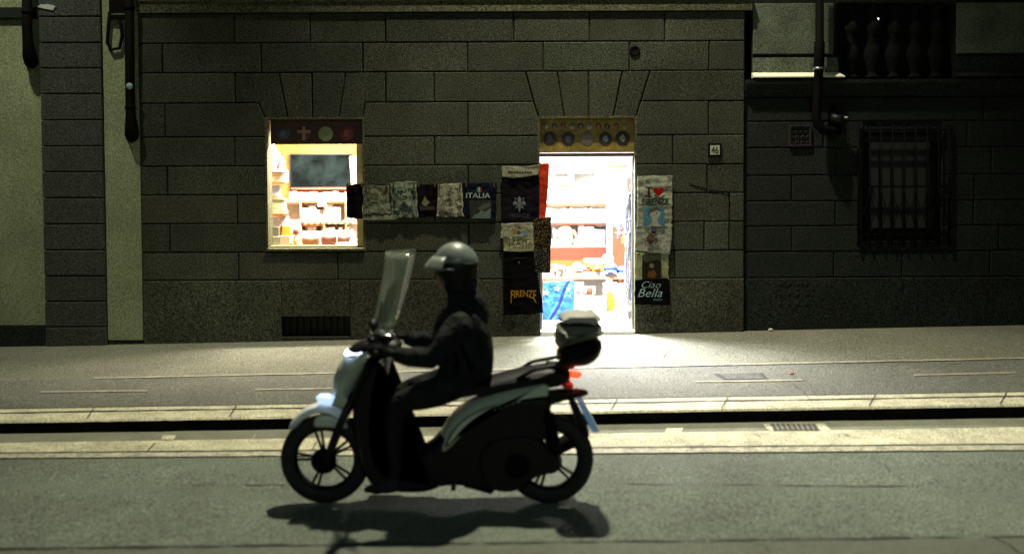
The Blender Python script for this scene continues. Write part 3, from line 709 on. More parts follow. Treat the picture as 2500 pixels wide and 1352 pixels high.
# ------------------------------------------------------------------ painted sign panels over the openings
def sign(name, label, x0, y0, x1, y1, Y, base, discs, dark):
    a = U(x0, y1, Y); b = U(x1, y0, Y)
    o = empty(name, ((a.x+b.x)/2, Y, a.z), label, 'sign')
    mb = MB(); mb.box((a.x, Y, a.z), (b.x, Y+.03, b.z)); mb.build('board', base, parent=o, bevel=.004)
    for (cx, cy, r, col, inner) in discs:
        e = MB(); c_ = U(cx, cy, Y); R = r*Y/F
        e.cur = col; k = 24
        if inner == 'cross':
            e.cur = (.06, .022, .018); e.lathe((c_.x, Y-.004, c_.z), [(0, 0), (R, 0), (R, .004)], 'y', k)
            e.cur = col; h = R*.24
            e.box((c_.x-h, Y-.009, c_.z-R*1.05), (c_.x+h, Y-.005, c_.z+R*1.05)); e.box((c_.x-R, Y-.0085, c_.z+R*.05), (c_.x+R, Y-.005, c_.z+R*.5))
            e.build('emblem', 'object', parent=o); continue
        e.lathe((c_.x, Y-.006, c_.z), [(0, 0), (R*.94, 0), (R, .003), (R, .006)], 'y', k)
        if inner:
            e.cur = inner; s = random.Random(int(cx))
            pts = [(c_.x+R*.42*s.uniform(.6, 1.2)*math.cos(t), Y-.0065, c_.z+R*.5*s.uniform(.6, 1.25)*math.sin(t)) for t in [2*math.pi*i/11 for i in range(11)]]
            e.add(pts, [tuple(range(11))])
            e.cur = dark; e.add([(c_.x-R*.15, Y-.0075, c_.z-R*.05), (c_.x+R*.18, Y-.0075, c_.z-R*.1), (c_.x+R*.1, Y-.0075, c_.z+R*.12)], [(0, 1, 2)])
        e.build('emblem', 'object', parent=o)
    return o
MT['signbrown'] = mat('brown_board', (.045, .018, .012), .6, [(12, .3)])
MT['signgold'] = mat('gold_board', (.17, .115, .015), .6, [(9, .45), (60, .4)])
sign('painted_sign', 'dark brown board with four round emblems and a cross over the shop window', 661, 284, 893, 353, YW+.07, 'signbrown',
     [(692, 325, 16, (.035, .055, .10), (.11, .12, .13)), (742, 326, 16, (.30, .19, .15), 'cross'), (795, 327, 18, (.27, .30, .15), (.25, .28, .13)), (846, 326, 17, (.20, .018, .025), (.17, .14, .09))], (.1, .1, .1))
top = [(1332+21.5*i, 308+(i % 2)*1.5, 7, c_, (.2, .18, .13)) for i, c_ in enumerate([(.22, .16, .08), (.05, .05, .05), (.16, .06, .04), (.22, .20, .14), (.03, .03, .05), (.24, .25, .20), (.18, .03, .02), (.02, .03, .05), (.18, .03, .03), (.20, .16, .08)])]
big = [(1342, 338, 16.5, (.022, .016, .022), (.07, .06, .06)), (1387, 339, 16.5, (.030, .026, .03), (.10, .10, .09)), (1433, 339, 16, (.17, .14, .14), (.15, .13, .14)), (1478, 339, 16, (.028, .02, .03), (.14, .24, .24)), (1520, 338, 17.5, (.016, .017, .012), (.25, .26, .18))]
ds = sign('painted_sign', 'gold painted board with rows of heraldic shields and dark medallions over the doorway', 1311, 284, 1558, 373, YW+.07, 'signgold', top+big, (.05, .04, .04))
mb = MB(); pbox(mb, 1311, 373.5, 1558, 382, YW+.06, .05); mb.build('bottom_rail', 'signbrown', parent=ds)

# ------------------------------------------------------------------ left neighbour: plaster, pilaster, pipes
lb = empty('plaster_building', (U(100, 800, 11).x, YW, GW(-5)), 'pale plaster house front with a coursed stone pilaster left of the stone front', 'building')
XA = WX(105, 450); XB = WX(256, 450)
mb = MB(); mb.box((-14, YW+.045, U(50, 795, YW).z), (XA+.03, YW+.4, TOP)); mb.box((XB+.002, YW+.005, U(300, 830, YW).z), (XL-.002, YW+.4, TOP)); mb.build('plaster_wall', 'plaster', parent=lb)
mb = MB(); mb.box((-14, YW+.01, -.3), (XL-.003, YW+.4, U(50, 797, YW).z-.002)); mb.build('base_course', 'stone_dark', parent=lb)
mb = MB(); mb.box((XA, YW+.03, -.28), (XB, YW+.39, TOP))
zs = [U(180, y, YW).z for y in (-110, -50, 42, 106, 168, 230, 294, 357, 420, 483, 547, 610, 673, 735, 797, 900)]
for a, b in zip(zs, zs[1:]): block(mb, [(XA, b), (XB, b), (XB, a), (XA, a)], YW-.03, depth=.06, g=.006)
mb.build('pilaster', mat('pilaster_stone', (.030, .033, .026), .9, G1, .5), parent=lb)
mb = MB(); a = U(0, 46, YW).z; b = U(0, 18, YW).z; mb.box((-14, YW-.0, a), (XA-.003, YW+.3, b)); mb.build('string_course', 'stone_dark', parent=lb, bevel=.01)
def downpipe(label, pts, rads, coll):
    o = empty('drain_pipe', U(pts[-1][0], pts[-1][1], YW-.08), label, 'pipe', 'cast iron pipes on the house fronts')
    mb = MB(); P_ = [U(x, y, YW-.09+dy) for x, y, dy in pts]; mb.tube(P_, rads, 14); mb.build('pipe', 'iron', parent=o)
    for (x, y, r) in coll:
        mb = MB(); c_ = U(x, y, YW-.09); mb.lathe(c_, [(r*.8, -.02), (r, -.018), (r, .018), (r*.8, .02)], 'z', 16); mb.build('collar', 'iron', parent=o)
    return o
downpipe('short black drain pipe end over the pale plaster at the far left', [(66, -60, 0), (66, 70, 0), (68, 105, 0), (72, 135, 0), (76, 150, .06), (78, 152, .14)], [.052, .052, .055, .072, .076, .07], [(66, 30, .058)])
p2 = downpipe('long black drain pipe with a pale sticker beside the yellowish plaster strip', [(316, -60, 0), (317, 200, 0), (319, 280, 0), (321, 310, 0), (322, 328, .02), (323, 334, .12)], [.050, .050, .052, .070, .076, .07], [(316, 20, .058), (318, 262, .057)])
c = U(316, 211, YW-.142); mb = MB(); mb.cur = (.20, .30, .30); mb.lathe((c.x, c.y-.004, c.z), [(0, 0), (.036, 0), (.036, .01)], 'y', 18); mb.build('sticker', 'object', parent=p2)
# iron wall bracket on the strip
o = empty('wall_bracket', U(280, 120, YW), 'iron ring bracket hanging high on the narrow plaster strip', 'bracket')
mb = MB(); mb.tube([U(x, y, YW-.03) for x, y in ((268, 30), (264, 70), (262, 105), (272, 122), (292, 118), (298, 90), (296, 60), (290, 48))], .018, 10); mb.build('ring', 'iron', parent=o)
mb = MB(); pbox(mb, 268, 36, 302, 46, YW-.05, .07); pbox(mb, 266, 0, 304, 32, YW-.0, .034); mb.build('plate', 'iron', parent=o)
mb = MB(); mb.cur = (.35, .4, .38)
P_ = [U(x, y, YW-.035) for x, y in ((92, 18), (100, 12), (118, 11), (136, 16), (130, 26), (108, 22))]; mb.prism([(p.x, p.z) for p in P_], YW-.045, YW-.034)
tag(mb.build('paper_scrap', 'object'), 'torn pale paper scrap stuck at the top of the stone pilaster', 'paper')

# ------------------------------------------------------------------ right neighbour: dark garden wall with balustrade
YR = YW+.05
rb = empty('garden_wall', (U(2150, 800, YR).x, YR, GW(4)), 'dark coursed stone garden wall with a barred window right of the stone front', 'wall')
rxe = 14
gx0, gx1 = U(2108, 450, YR).x, U(2300, 450, YR).x; gz0, gz1 = U(2200, 588, YR).z, U(2200, 322, YR).z
zcap = U(2000, 236, YR).z
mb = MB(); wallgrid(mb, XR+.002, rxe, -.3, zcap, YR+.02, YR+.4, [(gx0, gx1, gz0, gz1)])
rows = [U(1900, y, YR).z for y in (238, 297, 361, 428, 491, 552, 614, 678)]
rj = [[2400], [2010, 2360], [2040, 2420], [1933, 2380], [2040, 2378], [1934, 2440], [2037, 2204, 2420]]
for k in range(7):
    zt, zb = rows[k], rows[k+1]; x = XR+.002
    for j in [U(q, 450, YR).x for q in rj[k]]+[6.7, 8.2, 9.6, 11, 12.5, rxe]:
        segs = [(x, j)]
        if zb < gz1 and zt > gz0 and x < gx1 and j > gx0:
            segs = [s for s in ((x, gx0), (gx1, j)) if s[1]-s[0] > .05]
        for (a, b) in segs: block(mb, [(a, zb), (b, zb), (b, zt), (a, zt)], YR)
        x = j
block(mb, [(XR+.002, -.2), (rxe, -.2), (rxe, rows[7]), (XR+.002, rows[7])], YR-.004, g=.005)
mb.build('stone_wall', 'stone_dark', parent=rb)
# cornice: two mouldings
mb = MB(); z0, z1 = U(2000, 236, YR).z, U(2000, 193, YR).z
prof = [(YR+.05, z0-.0), (YR-.03, z0), (YR-.035, z0+.05), (YR-.05, z0+.06), (YR-.06, z1-.07), (YR-.09, z1-.05), (YR-.09, z1-.012), (YR+.05, z1-.004)]
n = len(prof); vs = [(x, y, z) for x in (XR+.004, rxe) for y, z in prof]
mb.add(vs, [tuple(range(n)), tuple(range(2*n-1, n-1, -1))]+[(i, (i+1) % n, n+(i+1) % n, n+i) for i in range(n)])
mb.build('cornice', 'stone_dark', parent=rb)
# pedestals
def pedestal(xa, xb, m1, m2):
    Yp = YR-.02; mb = MB()
    a, b = U(xa, 100, Yp).x, U(xb, 100, Yp).x; zb, zm, zt = z1+.005, U(1950, 139, Yp).z, U(1950, -5, Yp).z
    mb.box((a, Yp+.03, zb), (b, YR+.4, zt+.1)); o = mb.build('pedestal', 'stone_dark', parent=rb)
    mb = MB(); mb.box((a+.005, Yp+.005, zm+.03), (b-.03, Yp+.03, zt-.06)); mb.build('panel', m1, parent=o, bevel=.008)
    mb = MB(); mb.box((a+.002, Yp-.012, zb+.0625), (b+.02, Yp+.03, zm-.01)); mb.build('base_block', m2, parent=o, bevel=.006)
    mb = MB(); q = [(Yp-.012, zb+.062), (Yp-.085, zb+.016), (Yp-.085, zb+.004), (Yp+.02, zb+.004), (Yp+.02, zb+.062)]
    m_ = len(q); vs = [(x+((.05 if yy < Yp-.03 else 0) if x == b+.02 else 0), yy, zz) for x in (a-.01, b+.02) for yy, zz in q]
    mb.add(vs, [tuple(range(m_)), tuple(range(2*m_-1, m_-1, -1))]+[(i, (i+1) % m_, m_+(i+1) % m_, m_+i) for i in range(m_)])
    mb.build('base_moulding', MT['lit_moulding'] if m2 != 'stone_dark' else MT['stone_dark'], parent=o)
pedestal(1838, 2042, 'plaster_grey', 'plaster_grey'); pedestal(2335, 2520, 'plaster_grey', 'stone_dark')  # right pedestal's darker base stands in for weaker lamplight there
# balusters
zb, zt = z1+.01, U(2200, 8, YR).z; H = zt-zb
proto = None
for i in range(5):
    x = U(2087+52*i, 100, YR).x
    if proto is None:
        mb = MB(); c_ = (x, YR+.12, zb)
        pr = [(.0, 0), (.085, 0), (.085, .04), (.05, .05), (.045, .10), (.09, .24), (.098, .32), (.085, .42), (.045, .5), (.06, .53), (.045, .56), (.078, .62), (.09, .70), (.07, .78), (.042, .84), (.05, .92), (.085, .95), (.085, 1), (0, 1)]
        mb.lathe(c_, [(r*1.02, h*H) for r, h in pr], 'z', 20)
        proto = mb.build('baluster', mat('baluster_stone', (.007, .008, .0065), .9, G1, .5, spec=.1), parent=rb); bx = x
    else:
        o = proto.copy(); COL.objects.link(o); o.parent = rb; o.location = proto.location+Vector((x-bx, 0, 0))
a, b = U(2042, 0, YR).x, U(2335, 0, YR).x
MB().box((a, YR-.02, zt), (b, YR+.3, zt+.16)).build('rail', 'stone_dark', parent=rb, bevel=.01)
MB().box((XR+.01, YR+3.2, 0), (rxe, YR+3.3, 7)).build('courtyard_wall', 'stone_dark', parent=rb)
# barred window
gw = MB().box((gx0+.01, YR+.05, gz0), (gx1-.01, YR+.07, gz1)).build('window_shutter', mat('grey_green_shutter', (.008, .010, .010), .8, [(4, .2), (60, .3)]), parent=rb)
mb = MB()
for a, b, c_, d in ((gx0, gx0+.06, gz0, gz1), (gx1-.12, gx1, gz0, gz1), (gx0+.06, gx1-.12, gz0, gz0+.14), (gx0+.06, gx1-.12, gz1-.03, gz1)):
    mb.box((a, YR+.03, c_), (b, YR+.049, d))
mb.build('window_frame', 'iron', parent=rb)
c = U(2205, 600, YR-.06)
gg = empty('window_grille', (c.x, YR-.06, c.z), 'black wrought iron window grille with straight bars and crossed lower scrolls', 'window grille')
mb = MB(); Yg = YR-.03
fx = [2096, 2124, 2152, 2180, 2208, 2236, 2264, 2292, 2318]
for i, x in enumerate(fx):
    r = .013 if i in (0, 8) else .009
    mb.tube([U(x, 300 if i % 2 == 0 else 305, Yg), U(x, 600, Yg)], r, 8)
mb.build('upright_bar', 'iron', parent=gg)
mb = MB()
for y in (318, 345, 456, 572, 594): a = U(2094, y, Yg+.012); b = U(2320, y, Yg+.012); mb.box((a.x, Yg+.004, a.z-.010), (b.x, Yg+.02, a.z+.010))
mb.build('cross_bar', 'iron', parent=gg)
mb = MB()
for i in range(8):
    xa, xb = fx[i], fx[i+1]
    for (p, q) in ((xa, xb), (xb, xa)):
        mb.tube([U(p+(q-p)*(.5-.5*math.cos(math.pi*t/8*1.0)), 458+t*14.2, Yg-.006) for t in range(9)], .006, 6)
mb.build('scroll', 'iron', parent=gg)
for (x, y, s) in [(2094, 318, 1), (2320, 318, -1), (2094, 594, 1), (2320, 594, -1)]:
    mb = MB(); a = U(x, y, YR); mb.tube([(a.x, Yg, a.z), (a.x, YR+.03, a.z)], .014, 8); mb.build('wall_anchor', 'iron', parent=gg)
# ornamental vent, hole vents, pipe, camera
c = U(1951, 358, YR); o = empty('iron_vent_cover', (c.x, YR-.02, c.z), 'square pierced rusty iron vent cover on the dark wall under the pipe end', 'vent cover')
rust = mat('rusty_iron', (.008, .004, .004), .8, [(30, .5)], .3)
mb = MB(); a = U(1925, 357, YR); b = U(1979, 305, YR)
for (p, q, r_, s) in ((a.x, a.x+.02, a.z, b.z), (b.x-.02, b.x, a.z, b.z), (a.x+.02, b.x-.02, a.z, a.z+.02), (a.x+.02, b.x-.02, b.z-.02, b.z)): mb.box((p, YR-.03, r_), (q, YR+.02, s))
mb.build('frame', rust, parent=o)
mb = MB(); W_ = b.x-a.x
for i in range(4):
    for j in range(4):
        cx, cz = a.x+W_*(i+.5)/4, a.z+W_*(j+.5)/4
        mb.lathe((cx, YR-.018, cz), [(.018, 0), (.026, 0), (.026, .01), (.018, .01), (.018, 0)], 'y', 10)
mb.build('lattice', rust, parent=o); MB().box((a.x+.02, YR-.004, a.z+.02), (b.x-.02, YR-.0, b.z-.02)).build('back_plate', 'black', parent=o)
mb = MB()
for i in range(4):
    for j in range(3):
        c_ = U(1905+i*21.5, 695+j*24, YR-.01); mb.lathe((c_.x, YR-.007, c_.z), [(0, 0), (.024, 0), (.027, .004)], 'y', 14)
mb.build('vent_hole', 'black', parent=rb)
c_ = U(2200, 700, YR); mb = MB(); mb.lathe((c_.x, YR-.007, c_.z), [(0, 0), (.03, 0), (.034, .004)], 'y', 14); mb.build('vent_hole', 'black', parent=rb)
c_ = U(1550, 125, YW); mb = MB(); mb.lathe((c_.x, YW-.012, c_.z), [(0, .004), (.035, .004), (.04, 0), (.055, 0), (.06, .012)], 'y', 20); tag(mb.build('round_cap', 'iron'), 'round dark metal cap set high in the stone wall above the doorway', 'wall cap')
o = empty('drain_pipe', U(2000, 300, YR-.16), 'slender black pipe running down past the lit pedestal to an elbow', 'pipe', 'cast iron pipes on the house fronts')
mb = MB(); mb.tube([U(x, y, YR-.16) for x, y in ((2001, -60), (2001, 100), (2001, 104), (1999, 168), (1999, 172), (1996, 230), (1993, 285), (1996, 305), (2010, 318))]+[U(2030, 322, YR-.1), U(2044, 318, YR-.0)], [.045, .045, .056, .056, .048, .048, .046, .048, .052, .06, .06], 14); mb.build('pipe', 'iron', parent=o)
mb = MB(); c_ = U(1999, 168, YR-.16); mb.lathe(c_, [(.056, -.012), (.062, -.01), (.062, .01), (.056, .012)], 'z', 16); mb.build('collar', 'steel', parent=o)
o = empty('security_camera', U(2045, 300, YR), 'small dark wall camera with a pale edge beside the pipe elbow', 'camera')
mb = MB(); mb.tube([U(2036, 262, YR+.02), U(2036, 264, YR-.06), U(2040, 285, YR-.1)], .03, 10); mb.build('mount', 'iron', parent=o)
mb = MB(); mb.tube([U(2028, 288, YR-.1), U(2060, 292, YR-.14)], [.05, .045], 12); mb.build('housing', 'black', parent=o)
mb = MB(); mb.cur = (.6, .6, .5); P_ = [U(x, y, YR-.15) for x, y in ((2053, 288), (2062, 284), (2070, 286), (2066, 289))]; mb.prism([(p.x, p.z) for p in P_], YR-.17, YR-.13); mb.build('visor', 'object', parent=o)
mb = MB(); c_ = U(2143, 47, YR+2.4); mb.ell(c_, (.016, .016, .012), 10, 8); o = mb.build('bulb', 'bulb'); o.name = 'small_lamp'; tag(o, 'tiny lit white lamp seen between two balusters', 'lamp')
# ------------------------------------------------------------------ shop interior
def goods(name, label, cat, parts, group=None):
    """parts: list of (part name, material, colour, function(mb)); one part makes a single mesh"""
    if len(parts) == 1:
        nm, m, col, fn = parts[0]; mb = MB(); mb.cur = col; fn(mb)
        return tag(mb.build(name, m, bevel=.003), label, cat, group)
    tmp = MB(); parts[0][3](tmp)
    xs = [v[0] for v in tmp.v]; ys = [v[1] for v in tmp.v]; z = min(v[2] for v in tmp.v)
    o = empty(name, ((min(xs)+max(xs))/2, (min(ys)+max(ys))/2, z), label, cat, group)
    for nm, m, col, fn in parts:
        mb = MB(); mb.cur = col; fn(mb); mb.build(nm, m, parent=o, bevel=.002)
    return o
def B(x0, y0, x1, y1, Y, d): return lambda mb: pbox(mb, x0, y0, x1, y1, Y, d)
def L(pts, Y, r, seg=16):
    """lathe: silhouette half-profile (half width px, y px) around cx"""
    def fn(mb):
        cx = pts[0]; pr = pts[1]; c_ = U(cx, pr[0][1], Y)
        mb.lathe((c_.x, Y, 0), [(w_*Y/F, U(cx, y, Y).z) for w_, y in pr], 'z', seg)
    return fn
def E(cx, cy, rx, ry, Y, dz=None):
    def fn(mb):
        c_ = U(cx, cy, Y); mb.ell((c_.x, Y, c_.z), (rx*Y/F, (dz or rx)*Y/F, ry*Y/F), 14, 10)
    return fn
def both(*f):
    def fn(mb):
        for g in f: g(mb)
    return fn
WH = (.86, .84, .80); CR = (.75, .68, .52)
# --- window display
YB = 12.25
MB().box((WX(560), YB, RZ0), (WX(990), YB+.04, RZ1)).build('display_wall', 'orange', parent=bl)
MB().box((WX(560), RY0, RZ0), (WX(572), YB, RZ1)).build('side_wall', 'white', parent=bl)
MB().box((WX(960), RY0, RZ0), (WX(972), YB, RZ1)).build('side_wall', 'white', parent=bl)
o = empty('television', U(782, 464, YB-.05), 'black flat television hanging on the orange wall inside the window', 'television')
mb = MB(); pbox(mb, 708, 375, 857, 464, YB-.06, .05); mb.build('casing', 'black', parent=o, bevel=.004)
mb = MB(); pbox(mb, 711, 378, 854, 456, YB-.064, .003); mb.build('screen', 'screen', parent=o)
mb = MB(); mb.cur = (.16, .045, .02); pbox(mb, 711, 457.5, 854, 463, YB-.066, .005); mb.build('lower_bezel', 'object', parent=o)
goods('leaning_board', 'cream board leaning at the right of the television', 'board', [('board', 'object', (.36, .36, .22), lambda mb: mb.prism([XZ(x, y, YB-.1) for x, y in ((858, 452), (853, 382), (872, 380), (876, 452))], YB-.12, YB-.1))])
# wall unit with shelves
su = empty('shelf_unit', U(780, 600, 12.1), 'pale wall unit with crowded shelves under the television', 'shelf unit')
mb = MB(); pbox(mb, 690, 490, 872, 600, YB-.03, .02); mb.build('back_panel', 'white', parent=su)
for (x0, x1, y0, y1) in ((690, 733, 489, 494), (733, 872, 488, 492), (733, 872, 543, 547), (733, 872, 592, 598)):
    mb = MB(); pbox(mb, x0, y0, x1, y1, 12.0, .2); mb.build('shelf', 'shelfwood', parent=su)
for x in (733, 790, 843): mb = MB(); pbox(mb, x, 492, x+2.5, 598, 12.0, .2); mb.build('divider', 'shelfwood', parent=su)
for (x0, x1, y) in ((690, 731, 494.2), (738, 787, 492.2), (797, 840, 492.2), (737, 790, 547.2)):
    mb = MB(); mb.cur = (.16, .04, .01); pbox(mb, x0, y, x1, y+4.5, 11.995, .01); mb.build('shelf_edge', 'object', parent=su)
rs = random.Random(3)
pal = [(.85, .8, .82), (.8, .72, .85), (.72, .8, .88), (.86, .84, .78), (.88, .74, .70), (.82, .84, .86)]
x = 706
while x < 866:
    w_ = rs.choice([5, 6, 8, 11]); h = rs.uniform(14, 21)
    goods('book', 'pale souvenir book standing in the top row below the television', 'book', [('b', 'object', rs.choice(pal), B(x, 488-h, x+w_-.6, 487.6, 12.02, .14))], 'pale books in the top row'); x += w_
for (x0, x1, y0, y1, col, lb_) in ((737, 752, 508, 543, WH, 'white box with pink print at the left of the middle shelf'), (754, 771, 500, 543, (.85, .78, .74), 'tall cream box second from the left on the middle shelf'),
     (772, 789, 512, 543, (.84, .82, .84), 'short white box left of the shelf divider'), (794, 812, 498, 543, (.86, .83, .72), 'tall ivory box right of the first shelf divider'), (814, 830, 506, 543, WH, 'plain white box near the right of the middle shelf'),
     (847, 868, 500, 543, (.78, .84, .88), 'pale blue box at the right end of the middle shelf'), (775, 796, 486, 504, WH, 'small white price card hanging over the shelf edge')):
    Yq = 11.96 if 'card' in lb_ else 12.03
    goods('gift_box' if 'card' not in lb_ else 'price_card', lb_, 'box' if 'card' not in lb_ else 'card', [('box', 'object', col, B(x0, y0, x1, y1, Yq, .12 if 'card' not in lb_ else .006)), ('print', 'object', (.72, .35, .36), B(x0+3, (y0+y1)/2, x0+8, (y0+y1)/2+4, Yq-.004, .003))])
x = 737
while x < 868:
    w_ = rs.choice([7, 9, 13]); h = rs.uniform(26, 40)
    goods('book', 'large pale album standing on the lower shelf of the window display', 'book', [('b', 'object', rs.choice(pal), B(x, 592-h, x+w_-.8, 591.6, 12.03, .14))], 'albums on the lower shelf'); x += w_
# left column of shelves near the pane
ls = empty('glass_shelf_rack', U(672, 600, 11.6), 'narrow rack of three shelves down the left side of the window', 'shelf rack')
for y in (446, 523, 602):
    mb = MB(); pbox(mb, 655, y, 694, y+3, 11.5, .3); mb.build('shelf', 'wood', parent=ls)
mb = MB(); pbox(mb, 655, 320, 657, 604, 11.79, .02); mb.build('post', 'white', parent=ls)
def fig(cx, yb, h, w_, Y, head=True):
    return both(L((cx, [(0, yb), (w_*.62, yb), (w_*.66, yb-h*.06), (w_*.45, yb-h*.1), (w_*.42, yb-h*.35), (w_*.36, yb-h*.5), (w_*.5, yb-h*.68), (w_*.40, yb-h*.78), (w_*.14, yb-h*.82), (0, yb-h*.83)]), Y, 1), E(cx, yb-h*.90, w_*.2, h*.10, Y))
goods('statuette', 'tall white plaster statuette at the upper left edge of the window', 'statuette', [('a', 'object', WH, fig(664, 372, 60, 19, 11.62))])
goods('statuette', 'white plaster bust in front of the tall statuette', 'statuette', [('a', 'object', WH, fig(672, 420, 62, 26, 11.6))])
goods('statuette', 'small white seated figure on the stack of beige boxes', 'statuette', [('a', 'object', WH, fig(688, 420, 38, 17, 11.55))])
for k in range(4):
    goods('gift_box', ['bottom', 'second lowest', 'second highest', 'topmost'][k]+' beige box of the small stack below the statuettes', 'box', [('a', 'object', (.42, .32, .20), B(663, 438-k*6.6, 686, 444-k*6.6, 11.55, .1))], 'beige boxes stacked in the window')
goods('gift_box', 'white box standing beside the stack of beige boxes', 'box', [('a', 'object', WH, B(687.5, 416, 699, 445.5, 11.56, .1))])
goods('gift_box', 'wide white box on the upper left shelf of the window', 'box', [('a', 'object', (.85, .82, .88), B(658, 452, 683, 478, 11.6, .1)), ('stripe', 'object', (.5, .45, .7), B(661, 464, 680, 466, 11.596, .003))])
goods('souvenir_house', 'small model of a domed church with an arch and red door', 'model', [('base', 'object', (.34, .30, .16), B(658, 512, 697, 522.5, 11.55, .14)), ('block', 'object', (.40, .40, .22), B(659, 488, 695, 512, 11.58, .1)), ('arch', 'object', (.5, .22, .10), lambda mb: mb.lathe((U(676, 512, 11.57).x, 11.572, U(676, 512, 11.57).z), [(0, 0), (.045, 0), (.045, .006)], 'y', 12)), ('pediment', 'object', (.42, .38, .22), lambda mb: mb.prism([XZ(x, y, 11.57) for x, y in ((657, 488), (697, 488), (677, 477))], 11.57, 11.69))])
goods('picture_card', 'white greetings card standing on the lower left shelf', 'card', [('a', 'object', WH, B(660, 530, 684, 556, 11.62, .01))])
goods('picture_card', 'white card with grey print beside another card', 'card', [('a', 'object', (.8, .78, .76), B(686, 528, 705, 552, 11.66, .01))])
goods('framed_picture', 'pale framed picture standing at the foot of the shelf unit', 'picture frame', [('frame', 'object', (.62, .40, .25), B(706, 536, 734, 572, 11.75, .015)), ('picture', 'object', WH, B(709, 539, 731, 569, 11.745, .004))])
goods('book', 'dark green patterned book in the lower left corner of the window', 'book', [('a', 'object', (.12, .12, .08), B(659, 554, 680, 580, 11.45, .05))])
goods('book', 'grey green notebook in front of the dark green book', 'book', [('a', 'object', (.28, .30, .20), B(660, 578, 681, 599, 11.42, .03))])
goods('gift_box', 'bright yellow box standing behind a small white box', 'box', [('a', 'object', (.72, .42, .02), lambda mb: mb.prism([XZ(x, y, 11.5) for x, y in ((687, 577), (690, 553), (706, 551), (709, 575))], 11.5, 11.56))])
goods('gift_box', 'small cream box in front of the yellow box', 'box', [('a', 'object', (.66, .62, .45), B(683, 576, 707, 599, 11.42, .06))])
goods('figurine', 'pinkish figurine with a dark red ball shaped head', 'figurine', [('body', 'object', (.52, .30, .20), L((724, [(0, 600), (9, 600), (8, 588), (6, 577), (3, 573), (0, 573)]), 11.5, 1)), ('head', 'object', (.22, .03, .02), E(722, 565, 8, 8, 11.5))])
goods('figurine', 'small golden animal figurine beside the pinkish figurine', 'figurine', [('a', 'object', (.42, .26, .06), both(E(712, 595, 6, 4, 11.45), E(706, 589, 3.5, 3.5, 11.45), E(716, 588, 2.5, 5, 11.45)))])
for (x0, x1, t, c_, lb_) in ((737, 778, 580, (.17, .095, .05), 'olive brown leather pouch, leftmost of three on the window sill'), (783, 821, 577, (.12, .045, .03), 'dark red brown leather pouch, middle of three on the window sill'), (823, 857, 578, (.10, .035, .025), 'dark leather pouch, rightmost of three on the window sill')):
    def pouch(mb, x0=x0, x1=x1, t=t):
        mb.prism([XZ(x, y, 11.5) for x, y in ((x0+2, 598), (x1-2, 598), (x1, 590), (x1-1, t), ((x0+x1)/2, t+3), (x0+1, t), (x0, 590))], 11.5, 11.55)
    goods('leather_pouch', lb_, 'pouch', [('pouch', 'object', c_, pouch), ('flap', 'object', tuple(q*1.5 for q in c_), lambda mb, x0=x0, x1=x1, t=t: mb.prism([XZ(x, y, 11.49) for x, y in ((x0+3, t+3), (x1-3, t+3), ((x0+x1)/2, t+10))][::-1], 11.492, 11.498))], 'leather pouches on the window sill')
goods('folded_paper', 'crumpled cream wrapping paper at the right end of the window sill', 'paper', [('a', 'object', (.62, .55, .38), lambda mb: mb.ell((U(846, 597, 11.45).x, 11.45, U(846, 598, 11.45).z), (.13, .06, .035), 14, 8, lambda d: 1+.5*mn.noise(d*3)))])
goods('folded_paper', 'small crumpled brown paper beside the window frame', 'paper', [('a', 'object', (.40, .28, .14), lambda mb: mb.ell((U(864, 588, 11.5).x, 11.5, U(864, 590, 11.5).z), (.05, .05, .05), 12, 8, lambda d: 1+.5*mn.noise(d*3)))])
sb = MB(); pbox(sb, 654, 600, 872, 604, 11.33, .9); sb.build('display_shelf', 'shelfwood', parent=bl)

# --- doorway interior
YS = 12.9
o = empty('lightbox', U(1425, 403, 12.2), 'glowing white light box under the ceiling inside the doorway', 'light box')
mb = MB(); pbox(mb, 1322, 386, 1526, 402, 12.25, .12); mb.build('diffuser', 'tube', parent=o)
mb = MB(); pbox(mb, 1318, 403, 1530, 410, 12.24, .14); mb.build('frame', 'wood', parent=o)
mb = MB(); mb.cur = (.6, .55, .55); pbox(mb, 1526, 386, 1532, 402, 12.24, .14); mb.build('end_cap', 'object', parent=o)
un = empty('shelving', U(1400, 800, YS), 'pale shop shelving with red brown shelves seen through the doorway', 'shelving')
mb = MB(); pbox(mb, 1300, 405, 1500, 800, YS+.3, .02); mb.build('back_panel', 'white', parent=un)
mb = MB(); pbox(mb, 1481, 405, 1494, 700, YS-.02, .32); mb.build('side_post', 'white', parent=un)
for y, h in ((493, 4), (541, 3), (600, 4)):
    mb = MB(); pbox(mb, 1300, y, 1480.5, y+h, YS, .3); mb.build('shelf', 'white', parent=un)
for y, h, c_ in ((497.2, 7, (.25, .045, .012)), (544.2, 5, (.16, .03, .012)), (604.2, 30, (.12, .025, .006)), (634.4, 40, (.26, .10, .015))):
    mb = MB(); mb.cur = c_; pbox(mb, 1300, y, 1480.5, y+h, YS+.005, .02); mb.build('fascia', 'object', parent=un)
def boxes(y, Y, items):
    for (x0, x1, h, col, lb_) in items:
        goods('gift_box', lb_, 'box', [('box', 'object', col, B(x0, y-h, x1, y-.3, Y, .14)), ('label', 'object', tuple(min(.9, q*.62+.05) for q in col), B(x0+2, y-h*.7, x1-2, y-h*.45, Y-.004, .003))])
